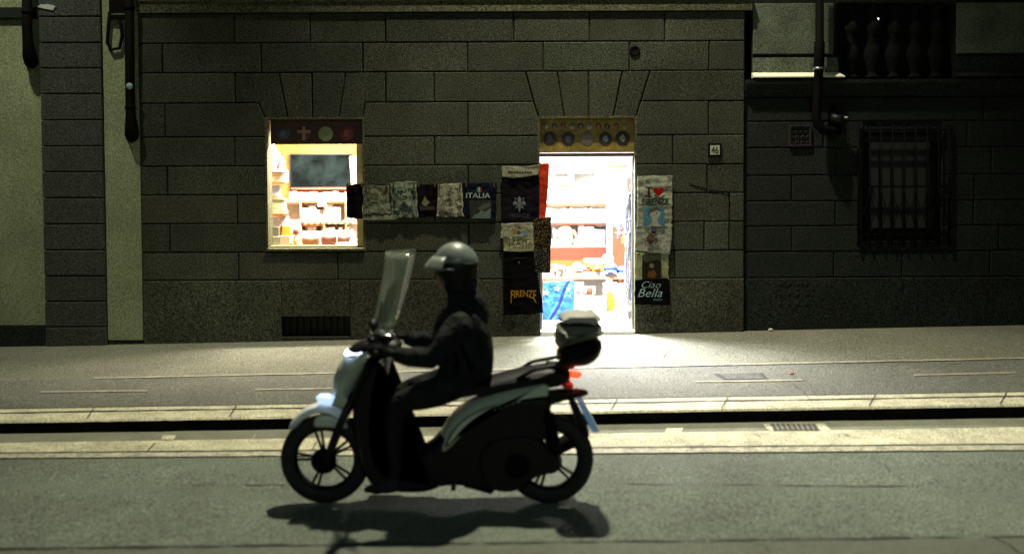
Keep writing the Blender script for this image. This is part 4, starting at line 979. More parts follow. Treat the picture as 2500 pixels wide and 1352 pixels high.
boxes(493, YS+.05, [(1334, 1352, 74, (.88, .84, .80), 'tall white box at the left end of the top shelf'), (1354, 1385, 62, (.88, .86, .82), 'wide white box with a pale label on the top shelf'), (1387, 1402, 70, (.86, .84, .84), 'narrow white box in the middle of the top shelf'),
   (1404, 1427, 44, (.80, .68, .68), 'pinkish box with lettered front on the top shelf'), (1429, 1452, 48, (.82, .72, .72), 'rosy white box second from the right on the top shelf'), (1454, 1478, 78, (.74, .66, .72), 'tall lilac grey box at the right end of the top shelf')])
goods('ruler', 'yellow strip lying in front of the boxes on the top shelf', 'strip', [('a', 'object', (.85, .62, .08), B(1353, 452, 1398, 455, YS+.03, .01))])
goods('sticker_card', 'small yellow card in front of the wide white box', 'card', [('a', 'object', (.85, .75, .1), B(1354, 464, 1364, 472, YS+.03, .01))])
for k, (cx, cy, r, c_) in enumerate(((1362, 525, 27, WH), (1412, 523, 27, (.84, .84, .9)), (1464, 524, 30, WH), (1325, 527, 24, WH))):
    def plate(mb, cx=cx, cy=cy, r=r):
        c2 = U(cx, cy, YS+.08); R = r*YS/F; mb.lathe((c2.x, YS+.06, c2.z), [(0, .02), (R*.6, .02), (R*.7, .008), (R, -.012), (R, -.004), (R*.7, .02), (0, .03)], 'y', 28)
    def rim(mb, cx=cx, cy=cy, r=r):
        c2 = U(cx, cy, YS+.08); R = r*YS/F; mb.lathe((c2.x, YS+.055, c2.z), [(R*.34, .02), (R*.5, .02), (R*.5, .022), (R*.34, .022)], 'y', 24)
    goods('plate', ['white souvenir plate at the left of the plate shelf', 'white plate with a lilac rim in the middle of the plate shelf', 'largest white plate at the right of the plate shelf', 'white plate half hidden by the left door jamb'][k], 'plate', [('dish', 'object', c_, plate), ('printed_ring', 'object', (.75, .55, .5), rim)], 'souvenir plates')
goods('jar', 'large pale yellow jar on the middle shelf', 'jar', [('a', 'object', (.86, .76, .45), L((1380, [(0, 600), (14, 600), (20, 585), (20, 565), (12, 552), (8, 549), (0, 549)]), YS+.1, 1))])
goods('framed_picture', 'tilted brown framed picture beside the yellow jar', 'picture frame', [('frame', 'object', (.35, .12, .04), lambda mb: mb.prism([XZ(x, y, YS) for x, y in ((1395, 566), (1402, 558), (1411, 574), (1410, 586))], YS, YS+.02)), ('picture', 'object', (.75, .6, .55), lambda mb: mb.prism([XZ(x, y, YS) for x, y in ((1398, 567), (1402, 562), (1408, 574), (1408, 581))], YS-.006, YS-.002))])
goods('magnet_board', 'triangular grey and orange souvenir sign on the middle shelf', 'sign', [('a', 'object', (.50, .42, .52), lambda mb: mb.prism([XZ(x, y, YS) for x, y in ((1350, 580), (1350, 556), (1386, 580))], YS+.02, YS+.03)), ('emblem', 'object', (.6, .15, .05), E(1361, 571, 4, 3, YS+.015, 1))])
boxes(600, YS+.05, [(1412, 1428, 50, (.88, .85, .80), 'white box beside the tilted framed picture'), (1430, 1450, 48, (.86, .84, .78), 'cream box with a flat lid near the right of the middle shelf'), (1452, 1476, 40, (.55, .48, .44), 'greyish box in the right corner of the middle shelf'), (1352, 1366, 16, (.88, .86, .84), 'low white box in front of the triangular sign')])
# dark wood side panel and plush toys
goods('side_panel', 'brown wooden partition panel behind the hanging plush toys', 'panel', [('a', 'wood', None, B(1496, 553, 1536, 700, 12.5, .03))])
goods('wall_shelf', 'pale wooden shelving column in the right corner of the shop', 'shelving', [('post', 'object', (.86, .82, .74), B(1497, 412, 1530, 552, 12.55, .1)), ('shelf', 'object', (.72, .55, .40), B(1497, 448, 1530, 450, 12.53, .02))])
for (cx, cy, c_, lb_) in ((1512, 547, (.25, .32, .75), 'blue plush toy hanging above a pink one'), (1513, 571, (.78, .12, .22), 'pink plush toy hanging between a blue and a yellow one'), (1524, 581, (.82, .62, .05), 'yellow plush toy hanging beside a pink one'), (1525, 537, (.80, .58, .48), 'beige plush toy hanging beside a blue one')):
    goods('plush_toy', lb_, 'toy', [('body', 'object', c_, E(cx, cy, 7, 9, 12.1)), ('head', 'object', tuple(min(.9, q*1.2) for q in c_), E(cx, cy-11, 5.5, 5.5, 12.1)), ('limb', 'object', c_, both(E(cx-8, cy-2, 4, 3, 12.1), E(cx+7, cy-2, 4, 3, 12.1), E(cx-4, cy+9, 3, 5, 12.1), E(cx+4, cy+9, 3, 5, 12.1)))], 'plush toys by the door')
# lanyards
cl = [(.86, .86, .9), (.2, .25, .6), (.84, .84, .84), (.8, .78, .85), (.3, .35, .65), (.86, .84, .8)]
for k in range(6):
    def ln(mb, k=k):
        x = 1527+k*3.3; Y = 11.25+.02*(k % 2)
        pts = [U(x+1.6*math.sin(t*.9+k), 475+t*(248+6*(k % 3))/16, Y) for t in range(17)]
        mb.tube(pts, .009, 6)
        for t in range(0, 17, 2): mb.ell(pts[t], (.014, .012, .022), 8, 6)
    goods('lanyard', 'string of small charms hanging inside the right door jamb', 'lanyard', [('cord', 'object', cl[k], ln)], 'charm strings at the right jamb')
# table with flag and bags
YTb = 11.95
tb = empty('table', U(1430, 815, YTb), 'shop table heaped with goods just inside the doorway', 'table')
a = U(1323, 683, YTb); b = U(1532, 676, YTb)
MB().box((a.x, YTb, a.z), (b.x, YTb+.6, a.z+.03)).build('tabletop', 'shelfwood', parent=tb, bevel=.003)
for (x, y) in ((a.x+.03, YTb+.04), (b.x-.03, YTb+.04), (a.x+.03, YTb+.56), (b.x-.03, YTb+.56)): MB().box((x-.02, y-.02, RZ0), (x+.02, y+.02, a.z)).build('leg', 'shelfwood', parent=tb)
mb = MB(); mb.cur = (.45, .12, .06); p = U(1325, 683.5, YTb); q = U(1400, 687, YTb); mb.box((p.x, YTb-.01, q.z), (q.x, YTb-.002, p.z)); mb.build('edge', 'object', parent=tb)
YC = YTb-.04
def fold(u, v):
    d = u*1.0+v*.72-.86+.03*math.sin(v*9)
    if abs(d) < .055: return (.008, .02, .25)
    if .055 <= d < .09: return (.12, .28, .75)
    k = mn.noise(Vector((u*3+v*2, v*3, 5)))
    return (.04, .20, .60) if k < .1 else (.09, .32, .72)
def stars(d, s):
    for (cx, cy, r) in ((1334, 713, 9), (1360, 704, 9), (1388, 706, 7), (1391, 721, 4)):
        put_poly(d, [(cx+r*(1 if i % 2 == 0 else .42)*math.sin(math.pi*i/5+.2), cy-r*(1 if i % 2 == 0 else .42)*math.cos(math.pi*i/5+.2)) for i in range(10)], s, (.85, .86, .86))
# same builder, further inside: corners are given at the wall plane scale, so rescale to the table's depth
def deep(q, Y):
    out = []
    for (x, y) in q: out.append((x, y))
    return out
_XZ = XZ
def cloth_at(Y, *a, **k):
    global XZ
    XZ = lambda px, py, _Y: _XZ(px, py, Y)
    r_ = cloth(*a, **k); XZ = _XZ; return r_
cloth_at(YC, 'flag', 'light blue flag with white stars draped over the front of the table', 'flag', ((1326, 687), (1401, 685), (1402, 799), (1324, 801)), YC, fold, deco={'star': stars}, nu=50, nv=60, seed=31, amp=.012)
cloth_at(YC, 'tote_bag', 'white cotton tote bag hanging right of the starry flag', 'bag', ((1403, 690), (1424, 688), (1426, 790), (1402, 792)), YC-.01, lambda u, v: (.86, .84, .84), seed=32, amp=.02, nu=16, nv=30)
cloth_at(YC, 'tote_bag', 'white tote bag with a brown handle gap in the middle of the table front', 'bag', ((1425, 700), (1452, 698), (1455, 792), (1426, 794)), YC-.02, lambda u, v: (.25, .08, .03) if (.25 < u < .75 and .03 < v < .2) else (.86, .84, .82), seed=33, amp=.02, nu=20, nv=34)
cloth_at(YC, 'tote_bag', 'large plain white tote bag in front of the others', 'bag', ((1437, 722), (1480, 720), (1482, 806), (1436, 806)), YC-.06, lambda u, v: (.87, .84, .81), seed=34, amp=.015, nu=20, nv=30)
cloth_at(YC, 'tote_bag', 'white tote bag with a large yellow print', 'bag', ((1472, 690), (1505, 688), (1508, 775), (1474, 777)), YC-.03, lambda u, v: (.82, .62, .06) if ((u-.45)**2/.16+(v-.55)**2/.09 < 1) else (.86, .85, .82), seed=35, amp=.015, nu=24, nv=40)
cloth_at(YC, 'tote_bag', 'tall white tote bag with faint grey lettering near its foot', 'bag', ((1505, 692), (1531, 690), (1534, 800), (1503, 801)), YC-.05, lambda u, v: (.28, .25, .25) if (v > .80 and mn.noise(Vector((u*14, v*30, 2))) > .25) else (.86, .84, .84), seed=36, amp=.015, nu=24, nv=50)
cloth_at(YC, 'tote_bag', 'low white paper bag with black marks standing on the step', 'bag', ((1480, 758), (1506, 756), (1508, 803), (1480, 804)), YC-.09, lambda u, v: (.35, .3, .28) if mn.noise(Vector((u*10, v*12, 8))) > .42 else (.86, .82, .78), seed=37, amp=.01, nu=24, nv=30)
for k, (x0, x1, t, lb_) in enumerate(((1346, 1362, 646, 'white cup, leftmost on the table'), (1364, 1380, 648, 'white cup, second on the table'), (1383, 1398, 652, 'white cup beside a folded cap'))):
    goods('cup', lb_, 'cup', [('a', 'object', WH, L(((x0+x1)/2, [(0, 682), (5.5, 682), (8, t+2), (8, t), (7, t), (5, 678), (0, 678)]), YTb+.12, 1))], 'white cups on the table')
def cap(name, label, cx, cy, col, Y, front=None, s=1.0):
    o = empty(name, U(cx, cy+12*s, Y), label, 'cap', 'baseball caps on the table')
    mb = MB(); mb.cur = col; E(cx, cy, 17*s, 14*s, Y)(mb); mb.build('crown', 'object', parent=o)
    mb = MB(); mb.cur = tuple(min(.9, q*1.35+.05) for q in col)
    c_ = U(cx, cy+9*s, Y-.07*s); mb.ell(tuple(c_), (.078*s, .06*s, .018*s), 16, 8, None); mb.build('visor', 'object', parent=o)
    if front:
        mb = MB(); mb.cur = front; c_ = U(cx, cy-3*s, Y-.075*s); mb.ell(tuple(c_), (.052*s, .012, .022*s), 12, 8, lambda d: 1+.3*mn.noise(d*4)); mb.build('badge', 'object', parent=o)
cap('cap', 'blue baseball cap with a white and pink badge facing the street', 1490, 654, (.05, .16, .55), YTb+.1, (.88, .8, .84))
cap('cap', 'dark blue baseball cap behind the badge cap', 1518, 660, (.03, .08, .42), YTb+.16, None, .8)
cap('cap', 'white baseball cap on the pile left of the blue ones', 1410, 652, (.86, .82, .82), YTb+.1, (.6, .3, .3), .8)
cap('cap', 'white cap with green and red patches on top of the pile', 1484, 632, (.86, .84, .80), YTb+.25, (.5, .75, .4), .9)
for (x0, x1, y0, y1, c_, lb_) in ((1428, 1470, 634, 642, WH, 'flat white carton on top of the pile of goods'), (1434, 1472, 643, 652, (.85, .62, .12), 'yellow folded garment under the white carton'), (1424, 1446, 656, 664, (.30, .08, .04), 'dark red folded garment on the table'), (1440, 1474, 653, 662, (.70, .30, .04), 'orange folded garment in the middle of the table'), (1424, 1474, 664, 681, WH, 'thick white folded blanket at the bottom of the pile'), (1326, 1424, 676, 683, WH, 'long white folded cloth along the table edge'), (1476, 1530, 671, 681, (.85, .80, .80), 'white folded cloth under the blue caps')):
    goods('folded_garment' if 'carton' not in lb_ else 'carton', lb_, 'garment' if 'carton' not in lb_ else 'carton', [('a', 'object', c_, B(x0, y0, x1, y1, YTb+.03, .22))])

rs = random.Random(11)
for i in range(14):
    x = 1345+rs.random()*175; y = rs.choice([668, 662, 655]); c_ = rs.choice([(.8, .2, .1), (.85, .8, .3), (.2, .3, .7), (.85, .84, .8), (.3, .6, .3), (.5, .15, .08), (.85, .6, .6)])
    f = E(x, y, rs.uniform(4, 8), rs.uniform(4, 7), YTb+.02+rs.random()*.1) if i % 2 else B(x-6, y-7, x+7, y+5, YTb+rs.random()*.1, .05)
    goods('souvenir', 'small souvenir in the jumble heaped on the doorway table', 'souvenir', [('a', 'object', c_, f)], 'small souvenirs heaped on the table')
for i in range(12):
    x = 1338+i*11.6; hh = rs.uniform(5, 12)
    goods('souvenir', 'small souvenir lined up in front of the boxes on the top shelf', 'souvenir', [('a', 'object', rs.choice([(.8, .4, .4), (.85, .8, .75), (.6, .5, .7), (.85, .7, .4), (.8, .82, .85)]), B(x, 493-hh, x+7, 492.6, YS+.01, .03))], 'small souvenirs along the top shelf')
for i in range(9):
    x = 740+i*14.2; hh = rs.uniform(6, 15)
    goods('souvenir', 'small figurine standing in front of the boxes on the middle shelf of the window', 'souvenir', [('a', 'object', rs.choice([(.85, .8, .78), (.7, .45, .3), (.85, .7, .4), (.6, .3, .25)]), L((x, [(0, 543), (3, 543), (3.4, 543-hh*.3), (2, 543-hh*.6), (2.6, 543-hh*.85), (0, 543-hh)]), 11.98, 1))], 'figurines on the middle window shelf')
# ------------------------------------------------------------------ scooter and rider (side plane at YM)
YM = 6.0
def S(px, py, dy=0.0): p = U(px, py, YM); return Vector((p.x, YM+dy, p.z))
def SP(pts): return [XZ(x, y, YM) for x, y in pts]
def smooth_poly(pts, it=2):
    for _ in range(it):
        out = []
        for i in range(len(pts)):
            a, b = pts[i], pts[(i+1) % len(pts)]
            out += [(a[0]*.75+b[0]*.25, a[1]*.75+b[1]*.25), (a[0]*.25+b[0]*.75, a[1]*.25+b[1]*.75)]
        pts = out
    return pts
def hull(mb, pts, w_, it=2, rnd=.35, prof=6, y0=0):
    """rounded body: side outline in px, half width w_ (m); cross-section shrinks towards both flanks"""
    P_ = [Vector(p) for p in SP(smooth_poly(pts, it))]; n = len(P_); rings = []
    for k in range(prof+1):
        t = -1+2*k/prof; q = math.sin(t*math.pi/2); ins = rnd*w_*(1-math.sqrt(max(0, 1-(abs(q)**2.6)*.96)))
        ring = inset([tuple(p) for p in P_], ins) if ins > 1e-4 else [tuple(p) for p in P_]
        rings.append([(p[0], YM+y0+w_*q, p[1]) for p in ring])
    vs = [v for r_ in rings for v in r_]
    fs = [(k*n+i, k*n+(i+1) % n, (k+1)*n+(i+1) % n, (k+1)*n+i) for k in range(prof) for i in range(n)]
    fs += [tuple(range(n-1, -1, -1)), tuple(prof*n+i for i in range(n))]
    mb.add(vs, fs, False)
    for i in range(len(mb.f)-n*prof-2, len(mb.f)-2): mb.smooth[i] = True
    return mb
sc0 = S(1068, 1229)
sc = empty('motor_scooter', sc0, 'grey and black motor scooter with tall windshield and top case crossing the street', 'motor scooter')
def wheel(cx, cy, disc_side):
    c_ = S(cx, cy); R = 110*YM/F
    mb = MB(); mb.lathe(c_, [(R-.085, -.030), (R-.055, -.052), (R-.018, -.046), (R-.003, -.022), (R, 0), (R-.003, .022), (R-.018, .046), (R-.055, .052), (R-.085, .030)], 'y', 48)
    wb = mb.build('wheel', 'rubber', parent=sc)
    mb = MB(); mb.lathe(c_, [(R-.082, -.028), (R-.092, -.034), (R-.098, -.02), (R-.100, 0), (R-.098, .02), (R-.092, .034), (R-.082, .028)], 'y', 48); mb.build('rim', 'iron', parent=wb)
    mb = MB()
    for k in range(5):
        a = math.radians(-40+72*k)
        for da in (-.11, .11):
            p0 = c_+Vector((math.cos(a+da*1.2)*.04, 0, math.sin(a+da*1.2)*.04)); p1 = c_+Vector((math.cos(a+da)*(R-.09), 0, math.sin(a+da)*(R-.09)))
            mb.tube([p0, p1], [.010, .008], 8)
    mb.build('spokes', 'iron', parent=wb)
    mb = MB(); mb.lathe(c_, [(0, -.07), (.03, -.07), (.045, -.05), (.045, .05), (.03, .07), (0, .07)], 'y', 20); mb.build('hub', 'iron', parent=wb)
    mb = MB(); mb.lathe(c_, [(.035, -.062*disc_side), (.078, -.062*disc_side), (.078, -.058*disc_side), (.035, -.058*disc_side)], 'y', 28); mb.build('brake_disc', 'iron', parent=wb)
wheel(795, 1118, 1); wheel(1340, 1118, 1)
def part(name, m, pts, w_, parent=None, it=2, y0=0, rnd=.35):
    mb = MB(); hull(mb, pts, w_, it, rnd, 8, y0); return mb.build(name, m, parent=parent or sc)
ff = part('front_fender', 'white_paint', [(703, 1044), (722, 1012), (752, 988), (790, 979), (828, 980), (848, 1000), (852, 1022), (840, 1030), (815, 1012), (790, 1004), (762, 1010), (738, 1026), (722, 1046)], .065)
part('lower_fender', 'silver', [(770, 1012), (800, 1006), (832, 1012), (856, 1034), (852, 1046), (800, 1040), (764, 1040)], .062)
mb = MB()
for s in (-1, 1): mb.tube([S(868, 955, s*.085), S(826, 1050, s*.085), S(800, 1116, s*.078)], [.024, .022, .02], 12)
mb.build('front_fork', 'black', parent=sc)
part('brake_caliper', 'iron', [(778, 1096), (806, 1086), (824, 1104), (820, 1132), (792, 1136), (776, 1118)], .018, y0=-.075)
sh = part('leg_shield', 'silver', [(838, 872), (872, 848), (908, 835), (922, 850), (912, 880), (892, 905), (868, 940), (852, 985), (846, 1000), (820, 975), (812, 950), (818, 905)], .13, rnd=.8)
part('inner_leg_shield', 'black', [(898, 880), (935, 860), (958, 858), (950, 900), (938, 950), (930, 1010), (935, 1090), (955, 1130), (1075, 1135), (1085, 1175), (1050, 1192), (960, 1192), (905, 1175), (885, 1120), (872, 1050), (862, 1000), (866, 945)], .17, rnd=.4)
hl = part('headlamp_housing', 'black', [(842, 862), (862, 838), (900, 822), (958, 822), (985, 835), (975, 862), (935, 882), (890, 886), (856, 880)], .10, rnd=.6)
mb = MB(); hull(mb, [(845, 850), (899, 847), (896, 864), (842, 867)], .106, 1, .3, 8); mb.build('headlamp', 'headlamp', parent=sc)
mb = MB(); hull(mb, [(895, 811), (950, 808), (968, 816), (955, 826), (905, 826)], .075, 1, .5, 8); mb.build('instrument_panel', 'chrome', parent=sc)
mb = MB(); hull(mb, [(892, 833), (942, 832), (942, 839), (890, 841)], .105, 1, .3, 8); mb.build('trim_strip', 'chrome', parent=sc)
mb = MB(); hull(mb, [(776, 955), (820, 955), (829, 977), (786, 978)], .045, 1, .3, 6, y0=-.075); mb.build('side_lamp', 'side_lamp', parent=sc)
# handlebars, grips, mirrors
mb = MB(); mb.tube([S(935, 838, -.33), S(938, 842, -.2), S(930, 835, -.05), S(930, 835, .05), S(938, 842, .2), S(935, 838, .33)], .013, 10); mb.build('handlebar', 'black', parent=sc)
for s in (-1, 1):
    mb = MB(); mb.tube([S(936, 839, s*.24), S(935, 838, s*.36)], .02, 12); g = mb.build('grip', 'rubber', parent=sc)
    mb = MB(); mb.tube([S(930, 845, s*.22), S(915, 850, s*.27), S(915, 848, s*.35)], .006, 8); mb.build('brake_lever', 'steel', parent=g)
    mb = MB(); mb.tube([S(935, 830, s*.2), S(928, 800, s*.26), S(930, 782, s*.32)], .007, 8); st = mb.build('mirror', 'black', parent=sc)
    mb = MB(); c_ = S(932, 772, s*.34); mb.ell(tuple(c_), (.03, .075, .038), 16, 10); mb.build('mirror_shell', 'black', parent=st)
# windshield: curved clear sheet
mb = MB(); mb.sheet = True; vs = []; nu_, nv_ = 14, 12
for j in range(nv_+1):
    v = j/nv_; cx = 905+52*v-14*v*v; cy = 805-190*v; hw = (.19+.05*math.sin(v*2.6))*(1-.25*max(0, v-.8)*5*.6)
    for i in range(nu_+1):
        u = -1+2*i/nu_; p = S(cx, cy); vs.append((p.x+.16*u*u*(.8+.2*v), YM+hw*u, p.z))
W = nu_+1; mb.add(vs, [(j*W+i, j*W+i+1, (j+1)*W+i+1, (j+1)*W+i) for j in range(nv_) for i in range(nu_)], True)
o = mb.build('windshield', 'shield', parent=sc); q = o.modifiers.new('solid', 'SOLIDIFY'); q.thickness = .004
mb = MB()
for s in (-1, 1): mb.tube([S(925, 830, s*.09), S(930, 790, s*.12), S(938, 730, s*.12)], .006, 8)
mb.build('shield_bracket', 'black', parent=o)
# body, seat, rear
part('underbody', 'black', [(930, 1110), (1040, 1090), (1085, 1040), (1150, 1000), (1240, 960), (1330, 950), (1352, 975), (1335, 1010), (1360, 1030), (1330, 1070), (1290, 1110), (1290, 1165), (1255, 1193), (1180, 1185), (1110, 1172), (1010, 1192), (950, 1180)], .14)
part('side_panel', 'silver', [(1062, 1085), (1085, 1030), (1120, 990), (1180, 960), (1255, 938), (1335, 926), (1352, 934), (1335, 952), (1275, 975), (1215, 1000), (1160, 1035), (1118, 1085), (1085, 1108)], .155, rnd=.5)
part('seat', 'black', [(1012, 955), (1040, 932), (1100, 922), (1180, 922), (1230, 908), (1300, 892), (1350, 885), (1368, 898), (1350, 925), (1290, 938), (1200, 955), (1100, 972), (1040, 975)], .15, rnd=.5)
part('tail', 'black', [(1320, 905), (1368, 893), (1395, 905), (1392, 925), (1368, 940), (1330, 945)], .11)
mb = MB(); hull(mb, [(1386, 906), (1418, 905), (1420, 918), (1388, 920)], .10, 1, .3, 8); mb.build('taillamp', 'taillamp', parent=sc)
mb = MB(); mb.cur = (.5, .05, .03); hull(mb, [(1372, 935), (1400, 936), (1400, 941), (1370, 941)], .08, 1, .3, 6); mb.build('reflector', 'object', parent=sc)
part('rear_fender', 'black', [(1300, 958), (1360, 948), (1418, 948), (1440, 956), (1425, 966), (1392, 972), (1350, 985), (1300, 990)], .06)
part('mudguard', 'black', [(1385, 968), (1402, 966), (1440, 1050), (1436, 1072), (1420, 1058), (1392, 995)], .05)
mb = MB(); P_ = [S(1408, 975), S(1422, 975), S(1460, 1046), S(1444, 1046)]
for s0, s1 in ((-.09, .09),): mb.add([(p.x, YM+s0, p.z) for p in P_]+[(p.x, YM+s1, p.z) for p in P_], [(0, 1, 2, 3), (7, 6, 5, 4), (0, 4, 5, 1), (1, 5, 6, 2), (2, 6, 7, 3), (3, 7, 4, 0)])
mb.build('number_plate', 'plate_glow', parent=sc, bevel=.004)
part('engine_case', 'black', [(1180, 1060), (1290, 1040), (1350, 1085), (1372, 1112), (1350, 1140), (1300, 1150), (1260, 1188), (1190, 1180), (1165, 1120)], .07, y0=-.09)
mb = MB(); mb.tube([S(1330, 985, -.11), S(1355, 1095, -.12)], .028, 12); mb.tube([S(1335, 1000, -.11), S(1350, 1075, -.12)], .04, 12); mb.build('shock_absorber', 'iron', parent=sc)
mb = MB(); mb.tube([S(1250, 1150, .14), S(1330, 1130, .15), S(1400, 1085, .16)], [.03, .05, .045], 14); mb.build('exhaust', 'iron', parent=sc)
part('centre_stand', 'iron', [(1120, 1170), (1150, 1172), (1210, 1190), (1205, 1198), (1150, 1188)], .08, it=1)
mb = MB()
for s in (-1, 1): mb.tube([S(1262, 915, s*.13), S(1300, 893, s*.14), S(1365, 880, s*.13), S(1400, 884, s*.09)], .012, 8)
mb.build('grab_rail', 'black', parent=sc)
part('rack', 'black', [(1325, 885), (1400, 880), (1410, 888), (1395, 898), (1330, 900)], .10, it=1)
tc = part('top_case', 'black', [(1357, 850), (1400, 838), (1466, 820), (1470, 850), (1452, 878), (1420, 890), (1380, 890), (1360, 878)], .20, rnd=.35)
MT['lid'] = mat('lid_grey', (.16, .17, .14), .45, [(20, .1)])
part('top_case_lid', 'lid', [(1354, 848), (1354, 800), (1362, 785), (1460, 785), (1472, 798), (1468, 818), (1400, 836)], .205, parent=tc, it=1)
MT['lid_lit'] = mat('lit_lid_paint', (.36, .36, .33), .6, [(20, .1)])  # pale tone puts shop light on the lid's top into the colour
part('lit_lid_top', 'lid_lit', [(1362, 784), (1366, 764), (1400, 757), (1450, 762), (1466, 774), (1462, 784)], .17, parent=tc, it=1)

MT['badge'] = mat('badge_metal', (.5, .52, .5), .3, [(20, .1)], 0, .8)
mb = MB()
for k in range(5): mb.tube([S(1205+k*14, 986-k*4.5, -.150), S(1213+k*14, 984-k*4.5, -.150)], .006, 6)
mb.build('badge', 'badge', parent=sc)
mb = MB(); mb.tube([S(925, 842, -.1), S(905, 870, -.145), S(885, 920, -.15), S(862, 980, -.12), S(835, 1040, -.10), S(812, 1100, -.10)], .006, 8); mb.build('brake_hose', 'rubber', parent=sc)
mb = MB(); mb.lathe(S(1262, 1118, -.165), [(.0, 0), (.07, 0), (.078, .006), (.078, .02)], 'y', 24); mb.build('belt_cover', 'iron', parent=sc)
mb = MB(); mb.tube([S(1110, 1165, -.14), S(1112, 1168, -.20)], .014, 8); mb.build('footpeg', 'rubber', parent=sc)
# ---- rider: one skinned body
rd = empty('person', S(1140, 905), 'person in dark clothes and pale helmet riding the scooter, both hands forward on the grips', 'person')
def skin(name, verts, edges, m, parent, root=0, lv=2):
    me = bpy.data.meshes.new(name); org = Vector(parent['org'])
    me.from_pydata([tuple(Vector(v[0])-org) for v in verts], edges, [])
    me.materials.append(MT[m]); o = bpy.data.objects.new(name, me); COL.objects.link(o); o.parent = parent; o['org'] = list(org)
    md = o.modifiers.new('skin', 'SKIN'); md.use_smooth_shade = True; md.branch_smoothing = .6
    for i, v in enumerate(verts):
        sv = me.skin_vertices[0].data[i]; r = v[1]; sv.radius = r if hasattr(r, '__len__') else (r, r); sv.use_root = (i == root)
    q = o.modifiers.new('sub', 'SUBSURF'); q.levels = lv; q.render_levels = lv; return o
V = []; Ed = []
def jv(px, py, dy, r, prev=None):
    V.append((S(px, py, dy), r))
    if prev is not None: Ed.append((prev, len(V)-1))
    return len(V)-1
pel = jv(1150, 895, 0, (.17, .14)); wa = jv(1148, 850, 0, (.15, .12), pel); ch = jv(1140, 800, 0, (.17, .125), wa); up_ = jv(1130, 762, 0, (.14, .10), ch)
nk = jv(1122, 732, 0, .058, up_); hd = jv(1112, 700, 0, .080, nk); h2 = jv(1106, 665, 0, .092, hd); h3 = jv(1104, 640, 0, .075, h2)
for s in (-1, 1):
    a = jv(1124, 778, s*.19, .068, up_); b = jv(1092, 822, s*.25, .056, a); c = jv(1062, 858, s*.29, .047, b); d = jv(1010, 852, s*.30, .038, c); e = jv(968, 843, s*.30, .027, d)
for s in (-1, 1):
    a = jv(1140, 920, s*.10, .105, pel); b = jv(1060, 948, s*.145, .092, a); c = jv(975, 968, s*.165, .070, b); d = jv(968, 1030, s*.155, .062, c); e = jv(972, 1110, s*.145, .045, d); f = jv(974, 1150, s*.145, .042, e)
    g = jv(940, 1172, s*.15, .036, f); h = jv(915, 1178, s*.155, .026, g)
skin('body', V, Ed, 'cloth_black', rd)
# jacket hem and shoes as clothing
mb = MB(); hull(mb, [(1078, 752), (1112, 738), (1160, 744), (1190, 775), (1204, 830), (1206, 890), (1198, 925), (1150, 938), (1085, 935), (1070, 890), (1056, 840), (1058, 790)], .215, 2, .75, 10); mb.build('jacket', 'cloth_black', parent=rd)
for s in (-1, 1):
    mb = MB(); mb.tube([S(1128, 772, s*.17), S(1122, 784, s*.21), S(1088, 828, s*.26), S(1058, 852, s*.285), S(1010, 850, s*.30), S(978, 843, s*.30)], [.075, .088, .078, .068, .056, .042], 14); mb.build('sleeve', 'cloth_black', parent=rd)
for s in (-1, 1):
    mb = MB(); c_ = S(940, 1172, s*.15)
    hull(mb, [(985, 1148), (958, 1142), (930, 1160), (900, 1168), (896, 1182), (985, 1184)], .05, 2, .5, 8, y0=s*.15); mb.build('shoe', 'rubber', parent=rd)
    # glove: palm, four curled fingers round the grip, thumb
    mb = MB(); c_ = S(962, 840, s*.30); mb.ell(tuple(c_+Vector((.0, 0, .004))), (.045, .042, .024), 14, 10)
    gx = S(938, 839, 0)
    for k in range(4):
        y = YM+s*(.265+.022*k); L_ = [.020, .022, .021, .017][k]
        mb.tube([(gx.x+.04, y, gx.z+.018), (gx.x+.008, y, gx.z+.034), (gx.x-.026, y, gx.z+.022), (gx.x-.034, y, gx.z-.006), (gx.x-.020, y, gx.z-L_-.008)], [.0115, .011, .010, .0095, .008], 8)
    y = YM+s*.248; mb.tube([(gx.x+.045, y, gx.z+.0), (gx.x+.028, y-s*.012, gx.z-.018), (gx.x+.006, y-s*.014, gx.z-.028), (gx.x-.012, y-s*.01, gx.z-.026)], [.013, .012, .011, .009], 8)
    mb.build('glove', 'cloth_black', parent=rd)
mb = MB(); hull(mb, [(1094, 705), (1140, 700), (1178, 712), (1196, 755), (1190, 800), (1100, 800), (1088, 755)], .105, 2, .6, 8); mb.build('hood', 'cloth_black', parent=rd)
# face
mb = MB(); c_ = S(1088, 672)
mb.ell(tuple(c_), (.055, .062, .085), 18, 14, lambda d: 1+.02*d.z); hp = mb.build('face', 'skin', parent=rd)
mb = MB(); P0 = S(1063, 672); mb.tube([P0+Vector((.018, 0, .03)), P0+Vector((.0, 0, .004)), P0+Vector((-.008, 0, -.012)), P0+Vector((.012, 0, -.02))], [.006, .010, .014, .006], 8); mb.build('nose', 'skin', parent=hp)
mb = MB(); mb.tube([P0+Vector((.016, -.024, -.04)), P0+Vector((.004, 0, -.042)), P0+Vector((.016, .024, -.04))], [.003, .006, .003], 8); mb.build('mouth', 'skin', parent=hp)
for s in (-1, 1):
    mb = MB(); mb.ell(tuple(P0+Vector((.020, s*.030, .022))), (.012, .014, .010), 10, 8); mb.build('eye', 'black', parent=hp)
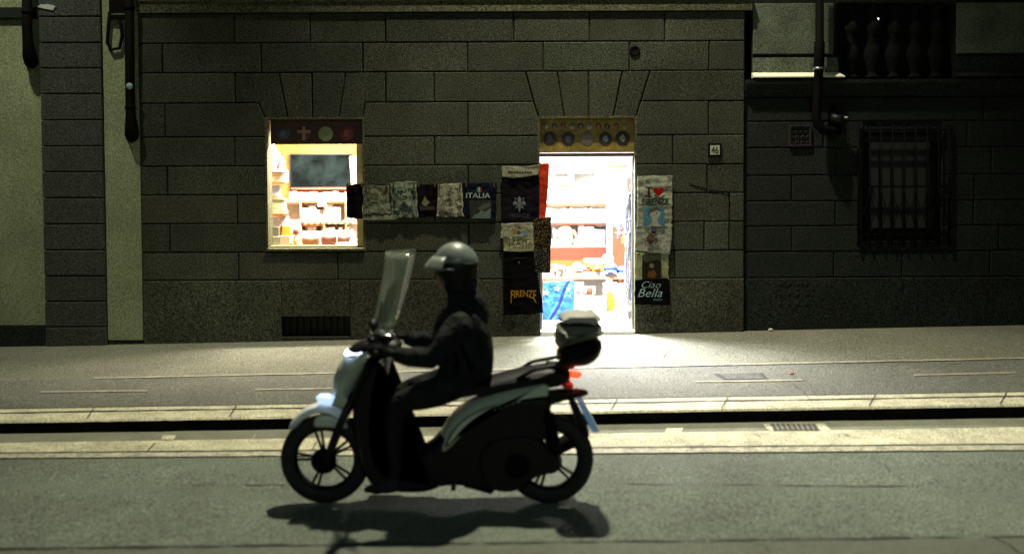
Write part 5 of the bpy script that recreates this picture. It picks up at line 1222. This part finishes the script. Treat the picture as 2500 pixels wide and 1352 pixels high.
# helmet
hc = S(1112, 652); 
def hel(r, z0, m, name, par, col=None, a0=0, a1=2*math.pi, front=0):
    mb = MB(); vs = []; n1, n2 = 28, 14
    for i in range(n2+1):
        p = (math.pi*.5)*(i/n2)
        for j in range(n1):
            q = 2*math.pi*j/n1
            zz = math.cos(p); rr = math.sin(p)
            vs.append((hc.x+r[0]*rr*math.cos(q), hc.y+r[1]*rr*math.sin(q), hc.z+r[2]*zz))
    # skirt: lower at the back (towards +x), open at the face
    for i in range(1, 8):
        for j in range(n1):
            q = 2*math.pi*j/n1; k = i/7; back = .5+.5*math.cos(q)
            drop = (.02+.125*min(1, back*1.9))*k
            vs.append((hc.x+r[0]*(1-.10*k*k)*math.cos(q), hc.y+r[1]*(1-.08*k*k)*math.sin(q), hc.z-drop))
    T = n2+7
    mb.add(vs, [(i*n1+j, (i+1)*n1+j, (i+1)*n1+(j+1) % n1, i*n1+(j+1) % n1) for i in range(n2-2) for j in range(n1)], True); mb.sheet = False
    lo = MB(); lo.add(vs, [(i*n1+j, (i+1)*n1+j, (i+1)*n1+(j+1) % n1, i*n1+(j+1) % n1) for i in range(n2-2, T) for j in range(n1)], True)
    o = mb.build(name, m, parent=par, weld=True); q = o.modifiers.new('solid', 'SOLIDIFY'); q.thickness = .018; q.offset = -1
    l_ = lo.build('lower_shell', 'black', parent=o, weld=True); q = l_.modifiers.new('solid', 'SOLIDIFY'); q.thickness = .018; q.offset = -1; return o
h_ = hel((.142, .125, .152), 0, 'silver', 'helmet', rd)
h_.data.materials[0] = mat('helmet_paint', (.17, .20, .18), .42, [(10, .2), (40, .1)], coat=.15)
mb = MB()
vs = []
for j in range(13):
    a = math.pi*.62+(math.pi*.76)*j/12
    for k, (rr, zz) in enumerate(((.132, .080), (.160, .052), (.184, .020), (.192, .004))):
        vs.append((hc.x+rr*math.cos(a)*1.02, hc.y+rr*math.sin(a)*.86, hc.z+zz-.01))
mb.add(vs, [(4*j+k, 4*j+k+1, 4*j+k+5, 4*j+k+4) for j in range(12) for k in range(3)], True); mb.sheet = True
o = mb.build('visor', h_.data.materials[0], parent=h_); q = o.modifiers.new('solid', 'SOLIDIFY'); q.thickness = .004
mb = MB(); mb.tube([hc+Vector((.142*math.cos(a)*1.03, .128*math.sin(a)*1.0, .012*math.sin(0)-.028*0+.0)) for a in [math.pi*.5+math.pi*j/10 for j in range(11)]], .008, 8); mb.build('rim', 'chrome', parent=h_)
mb = MB(); hull(mb, [(1085, 668), (1112, 664), (1165, 668), (1168, 700), (1150, 722), (1110, 726), (1098, 705)], .112, 2, .5, 8); mb.build('ear_guard', 'cloth_black', parent=h_)
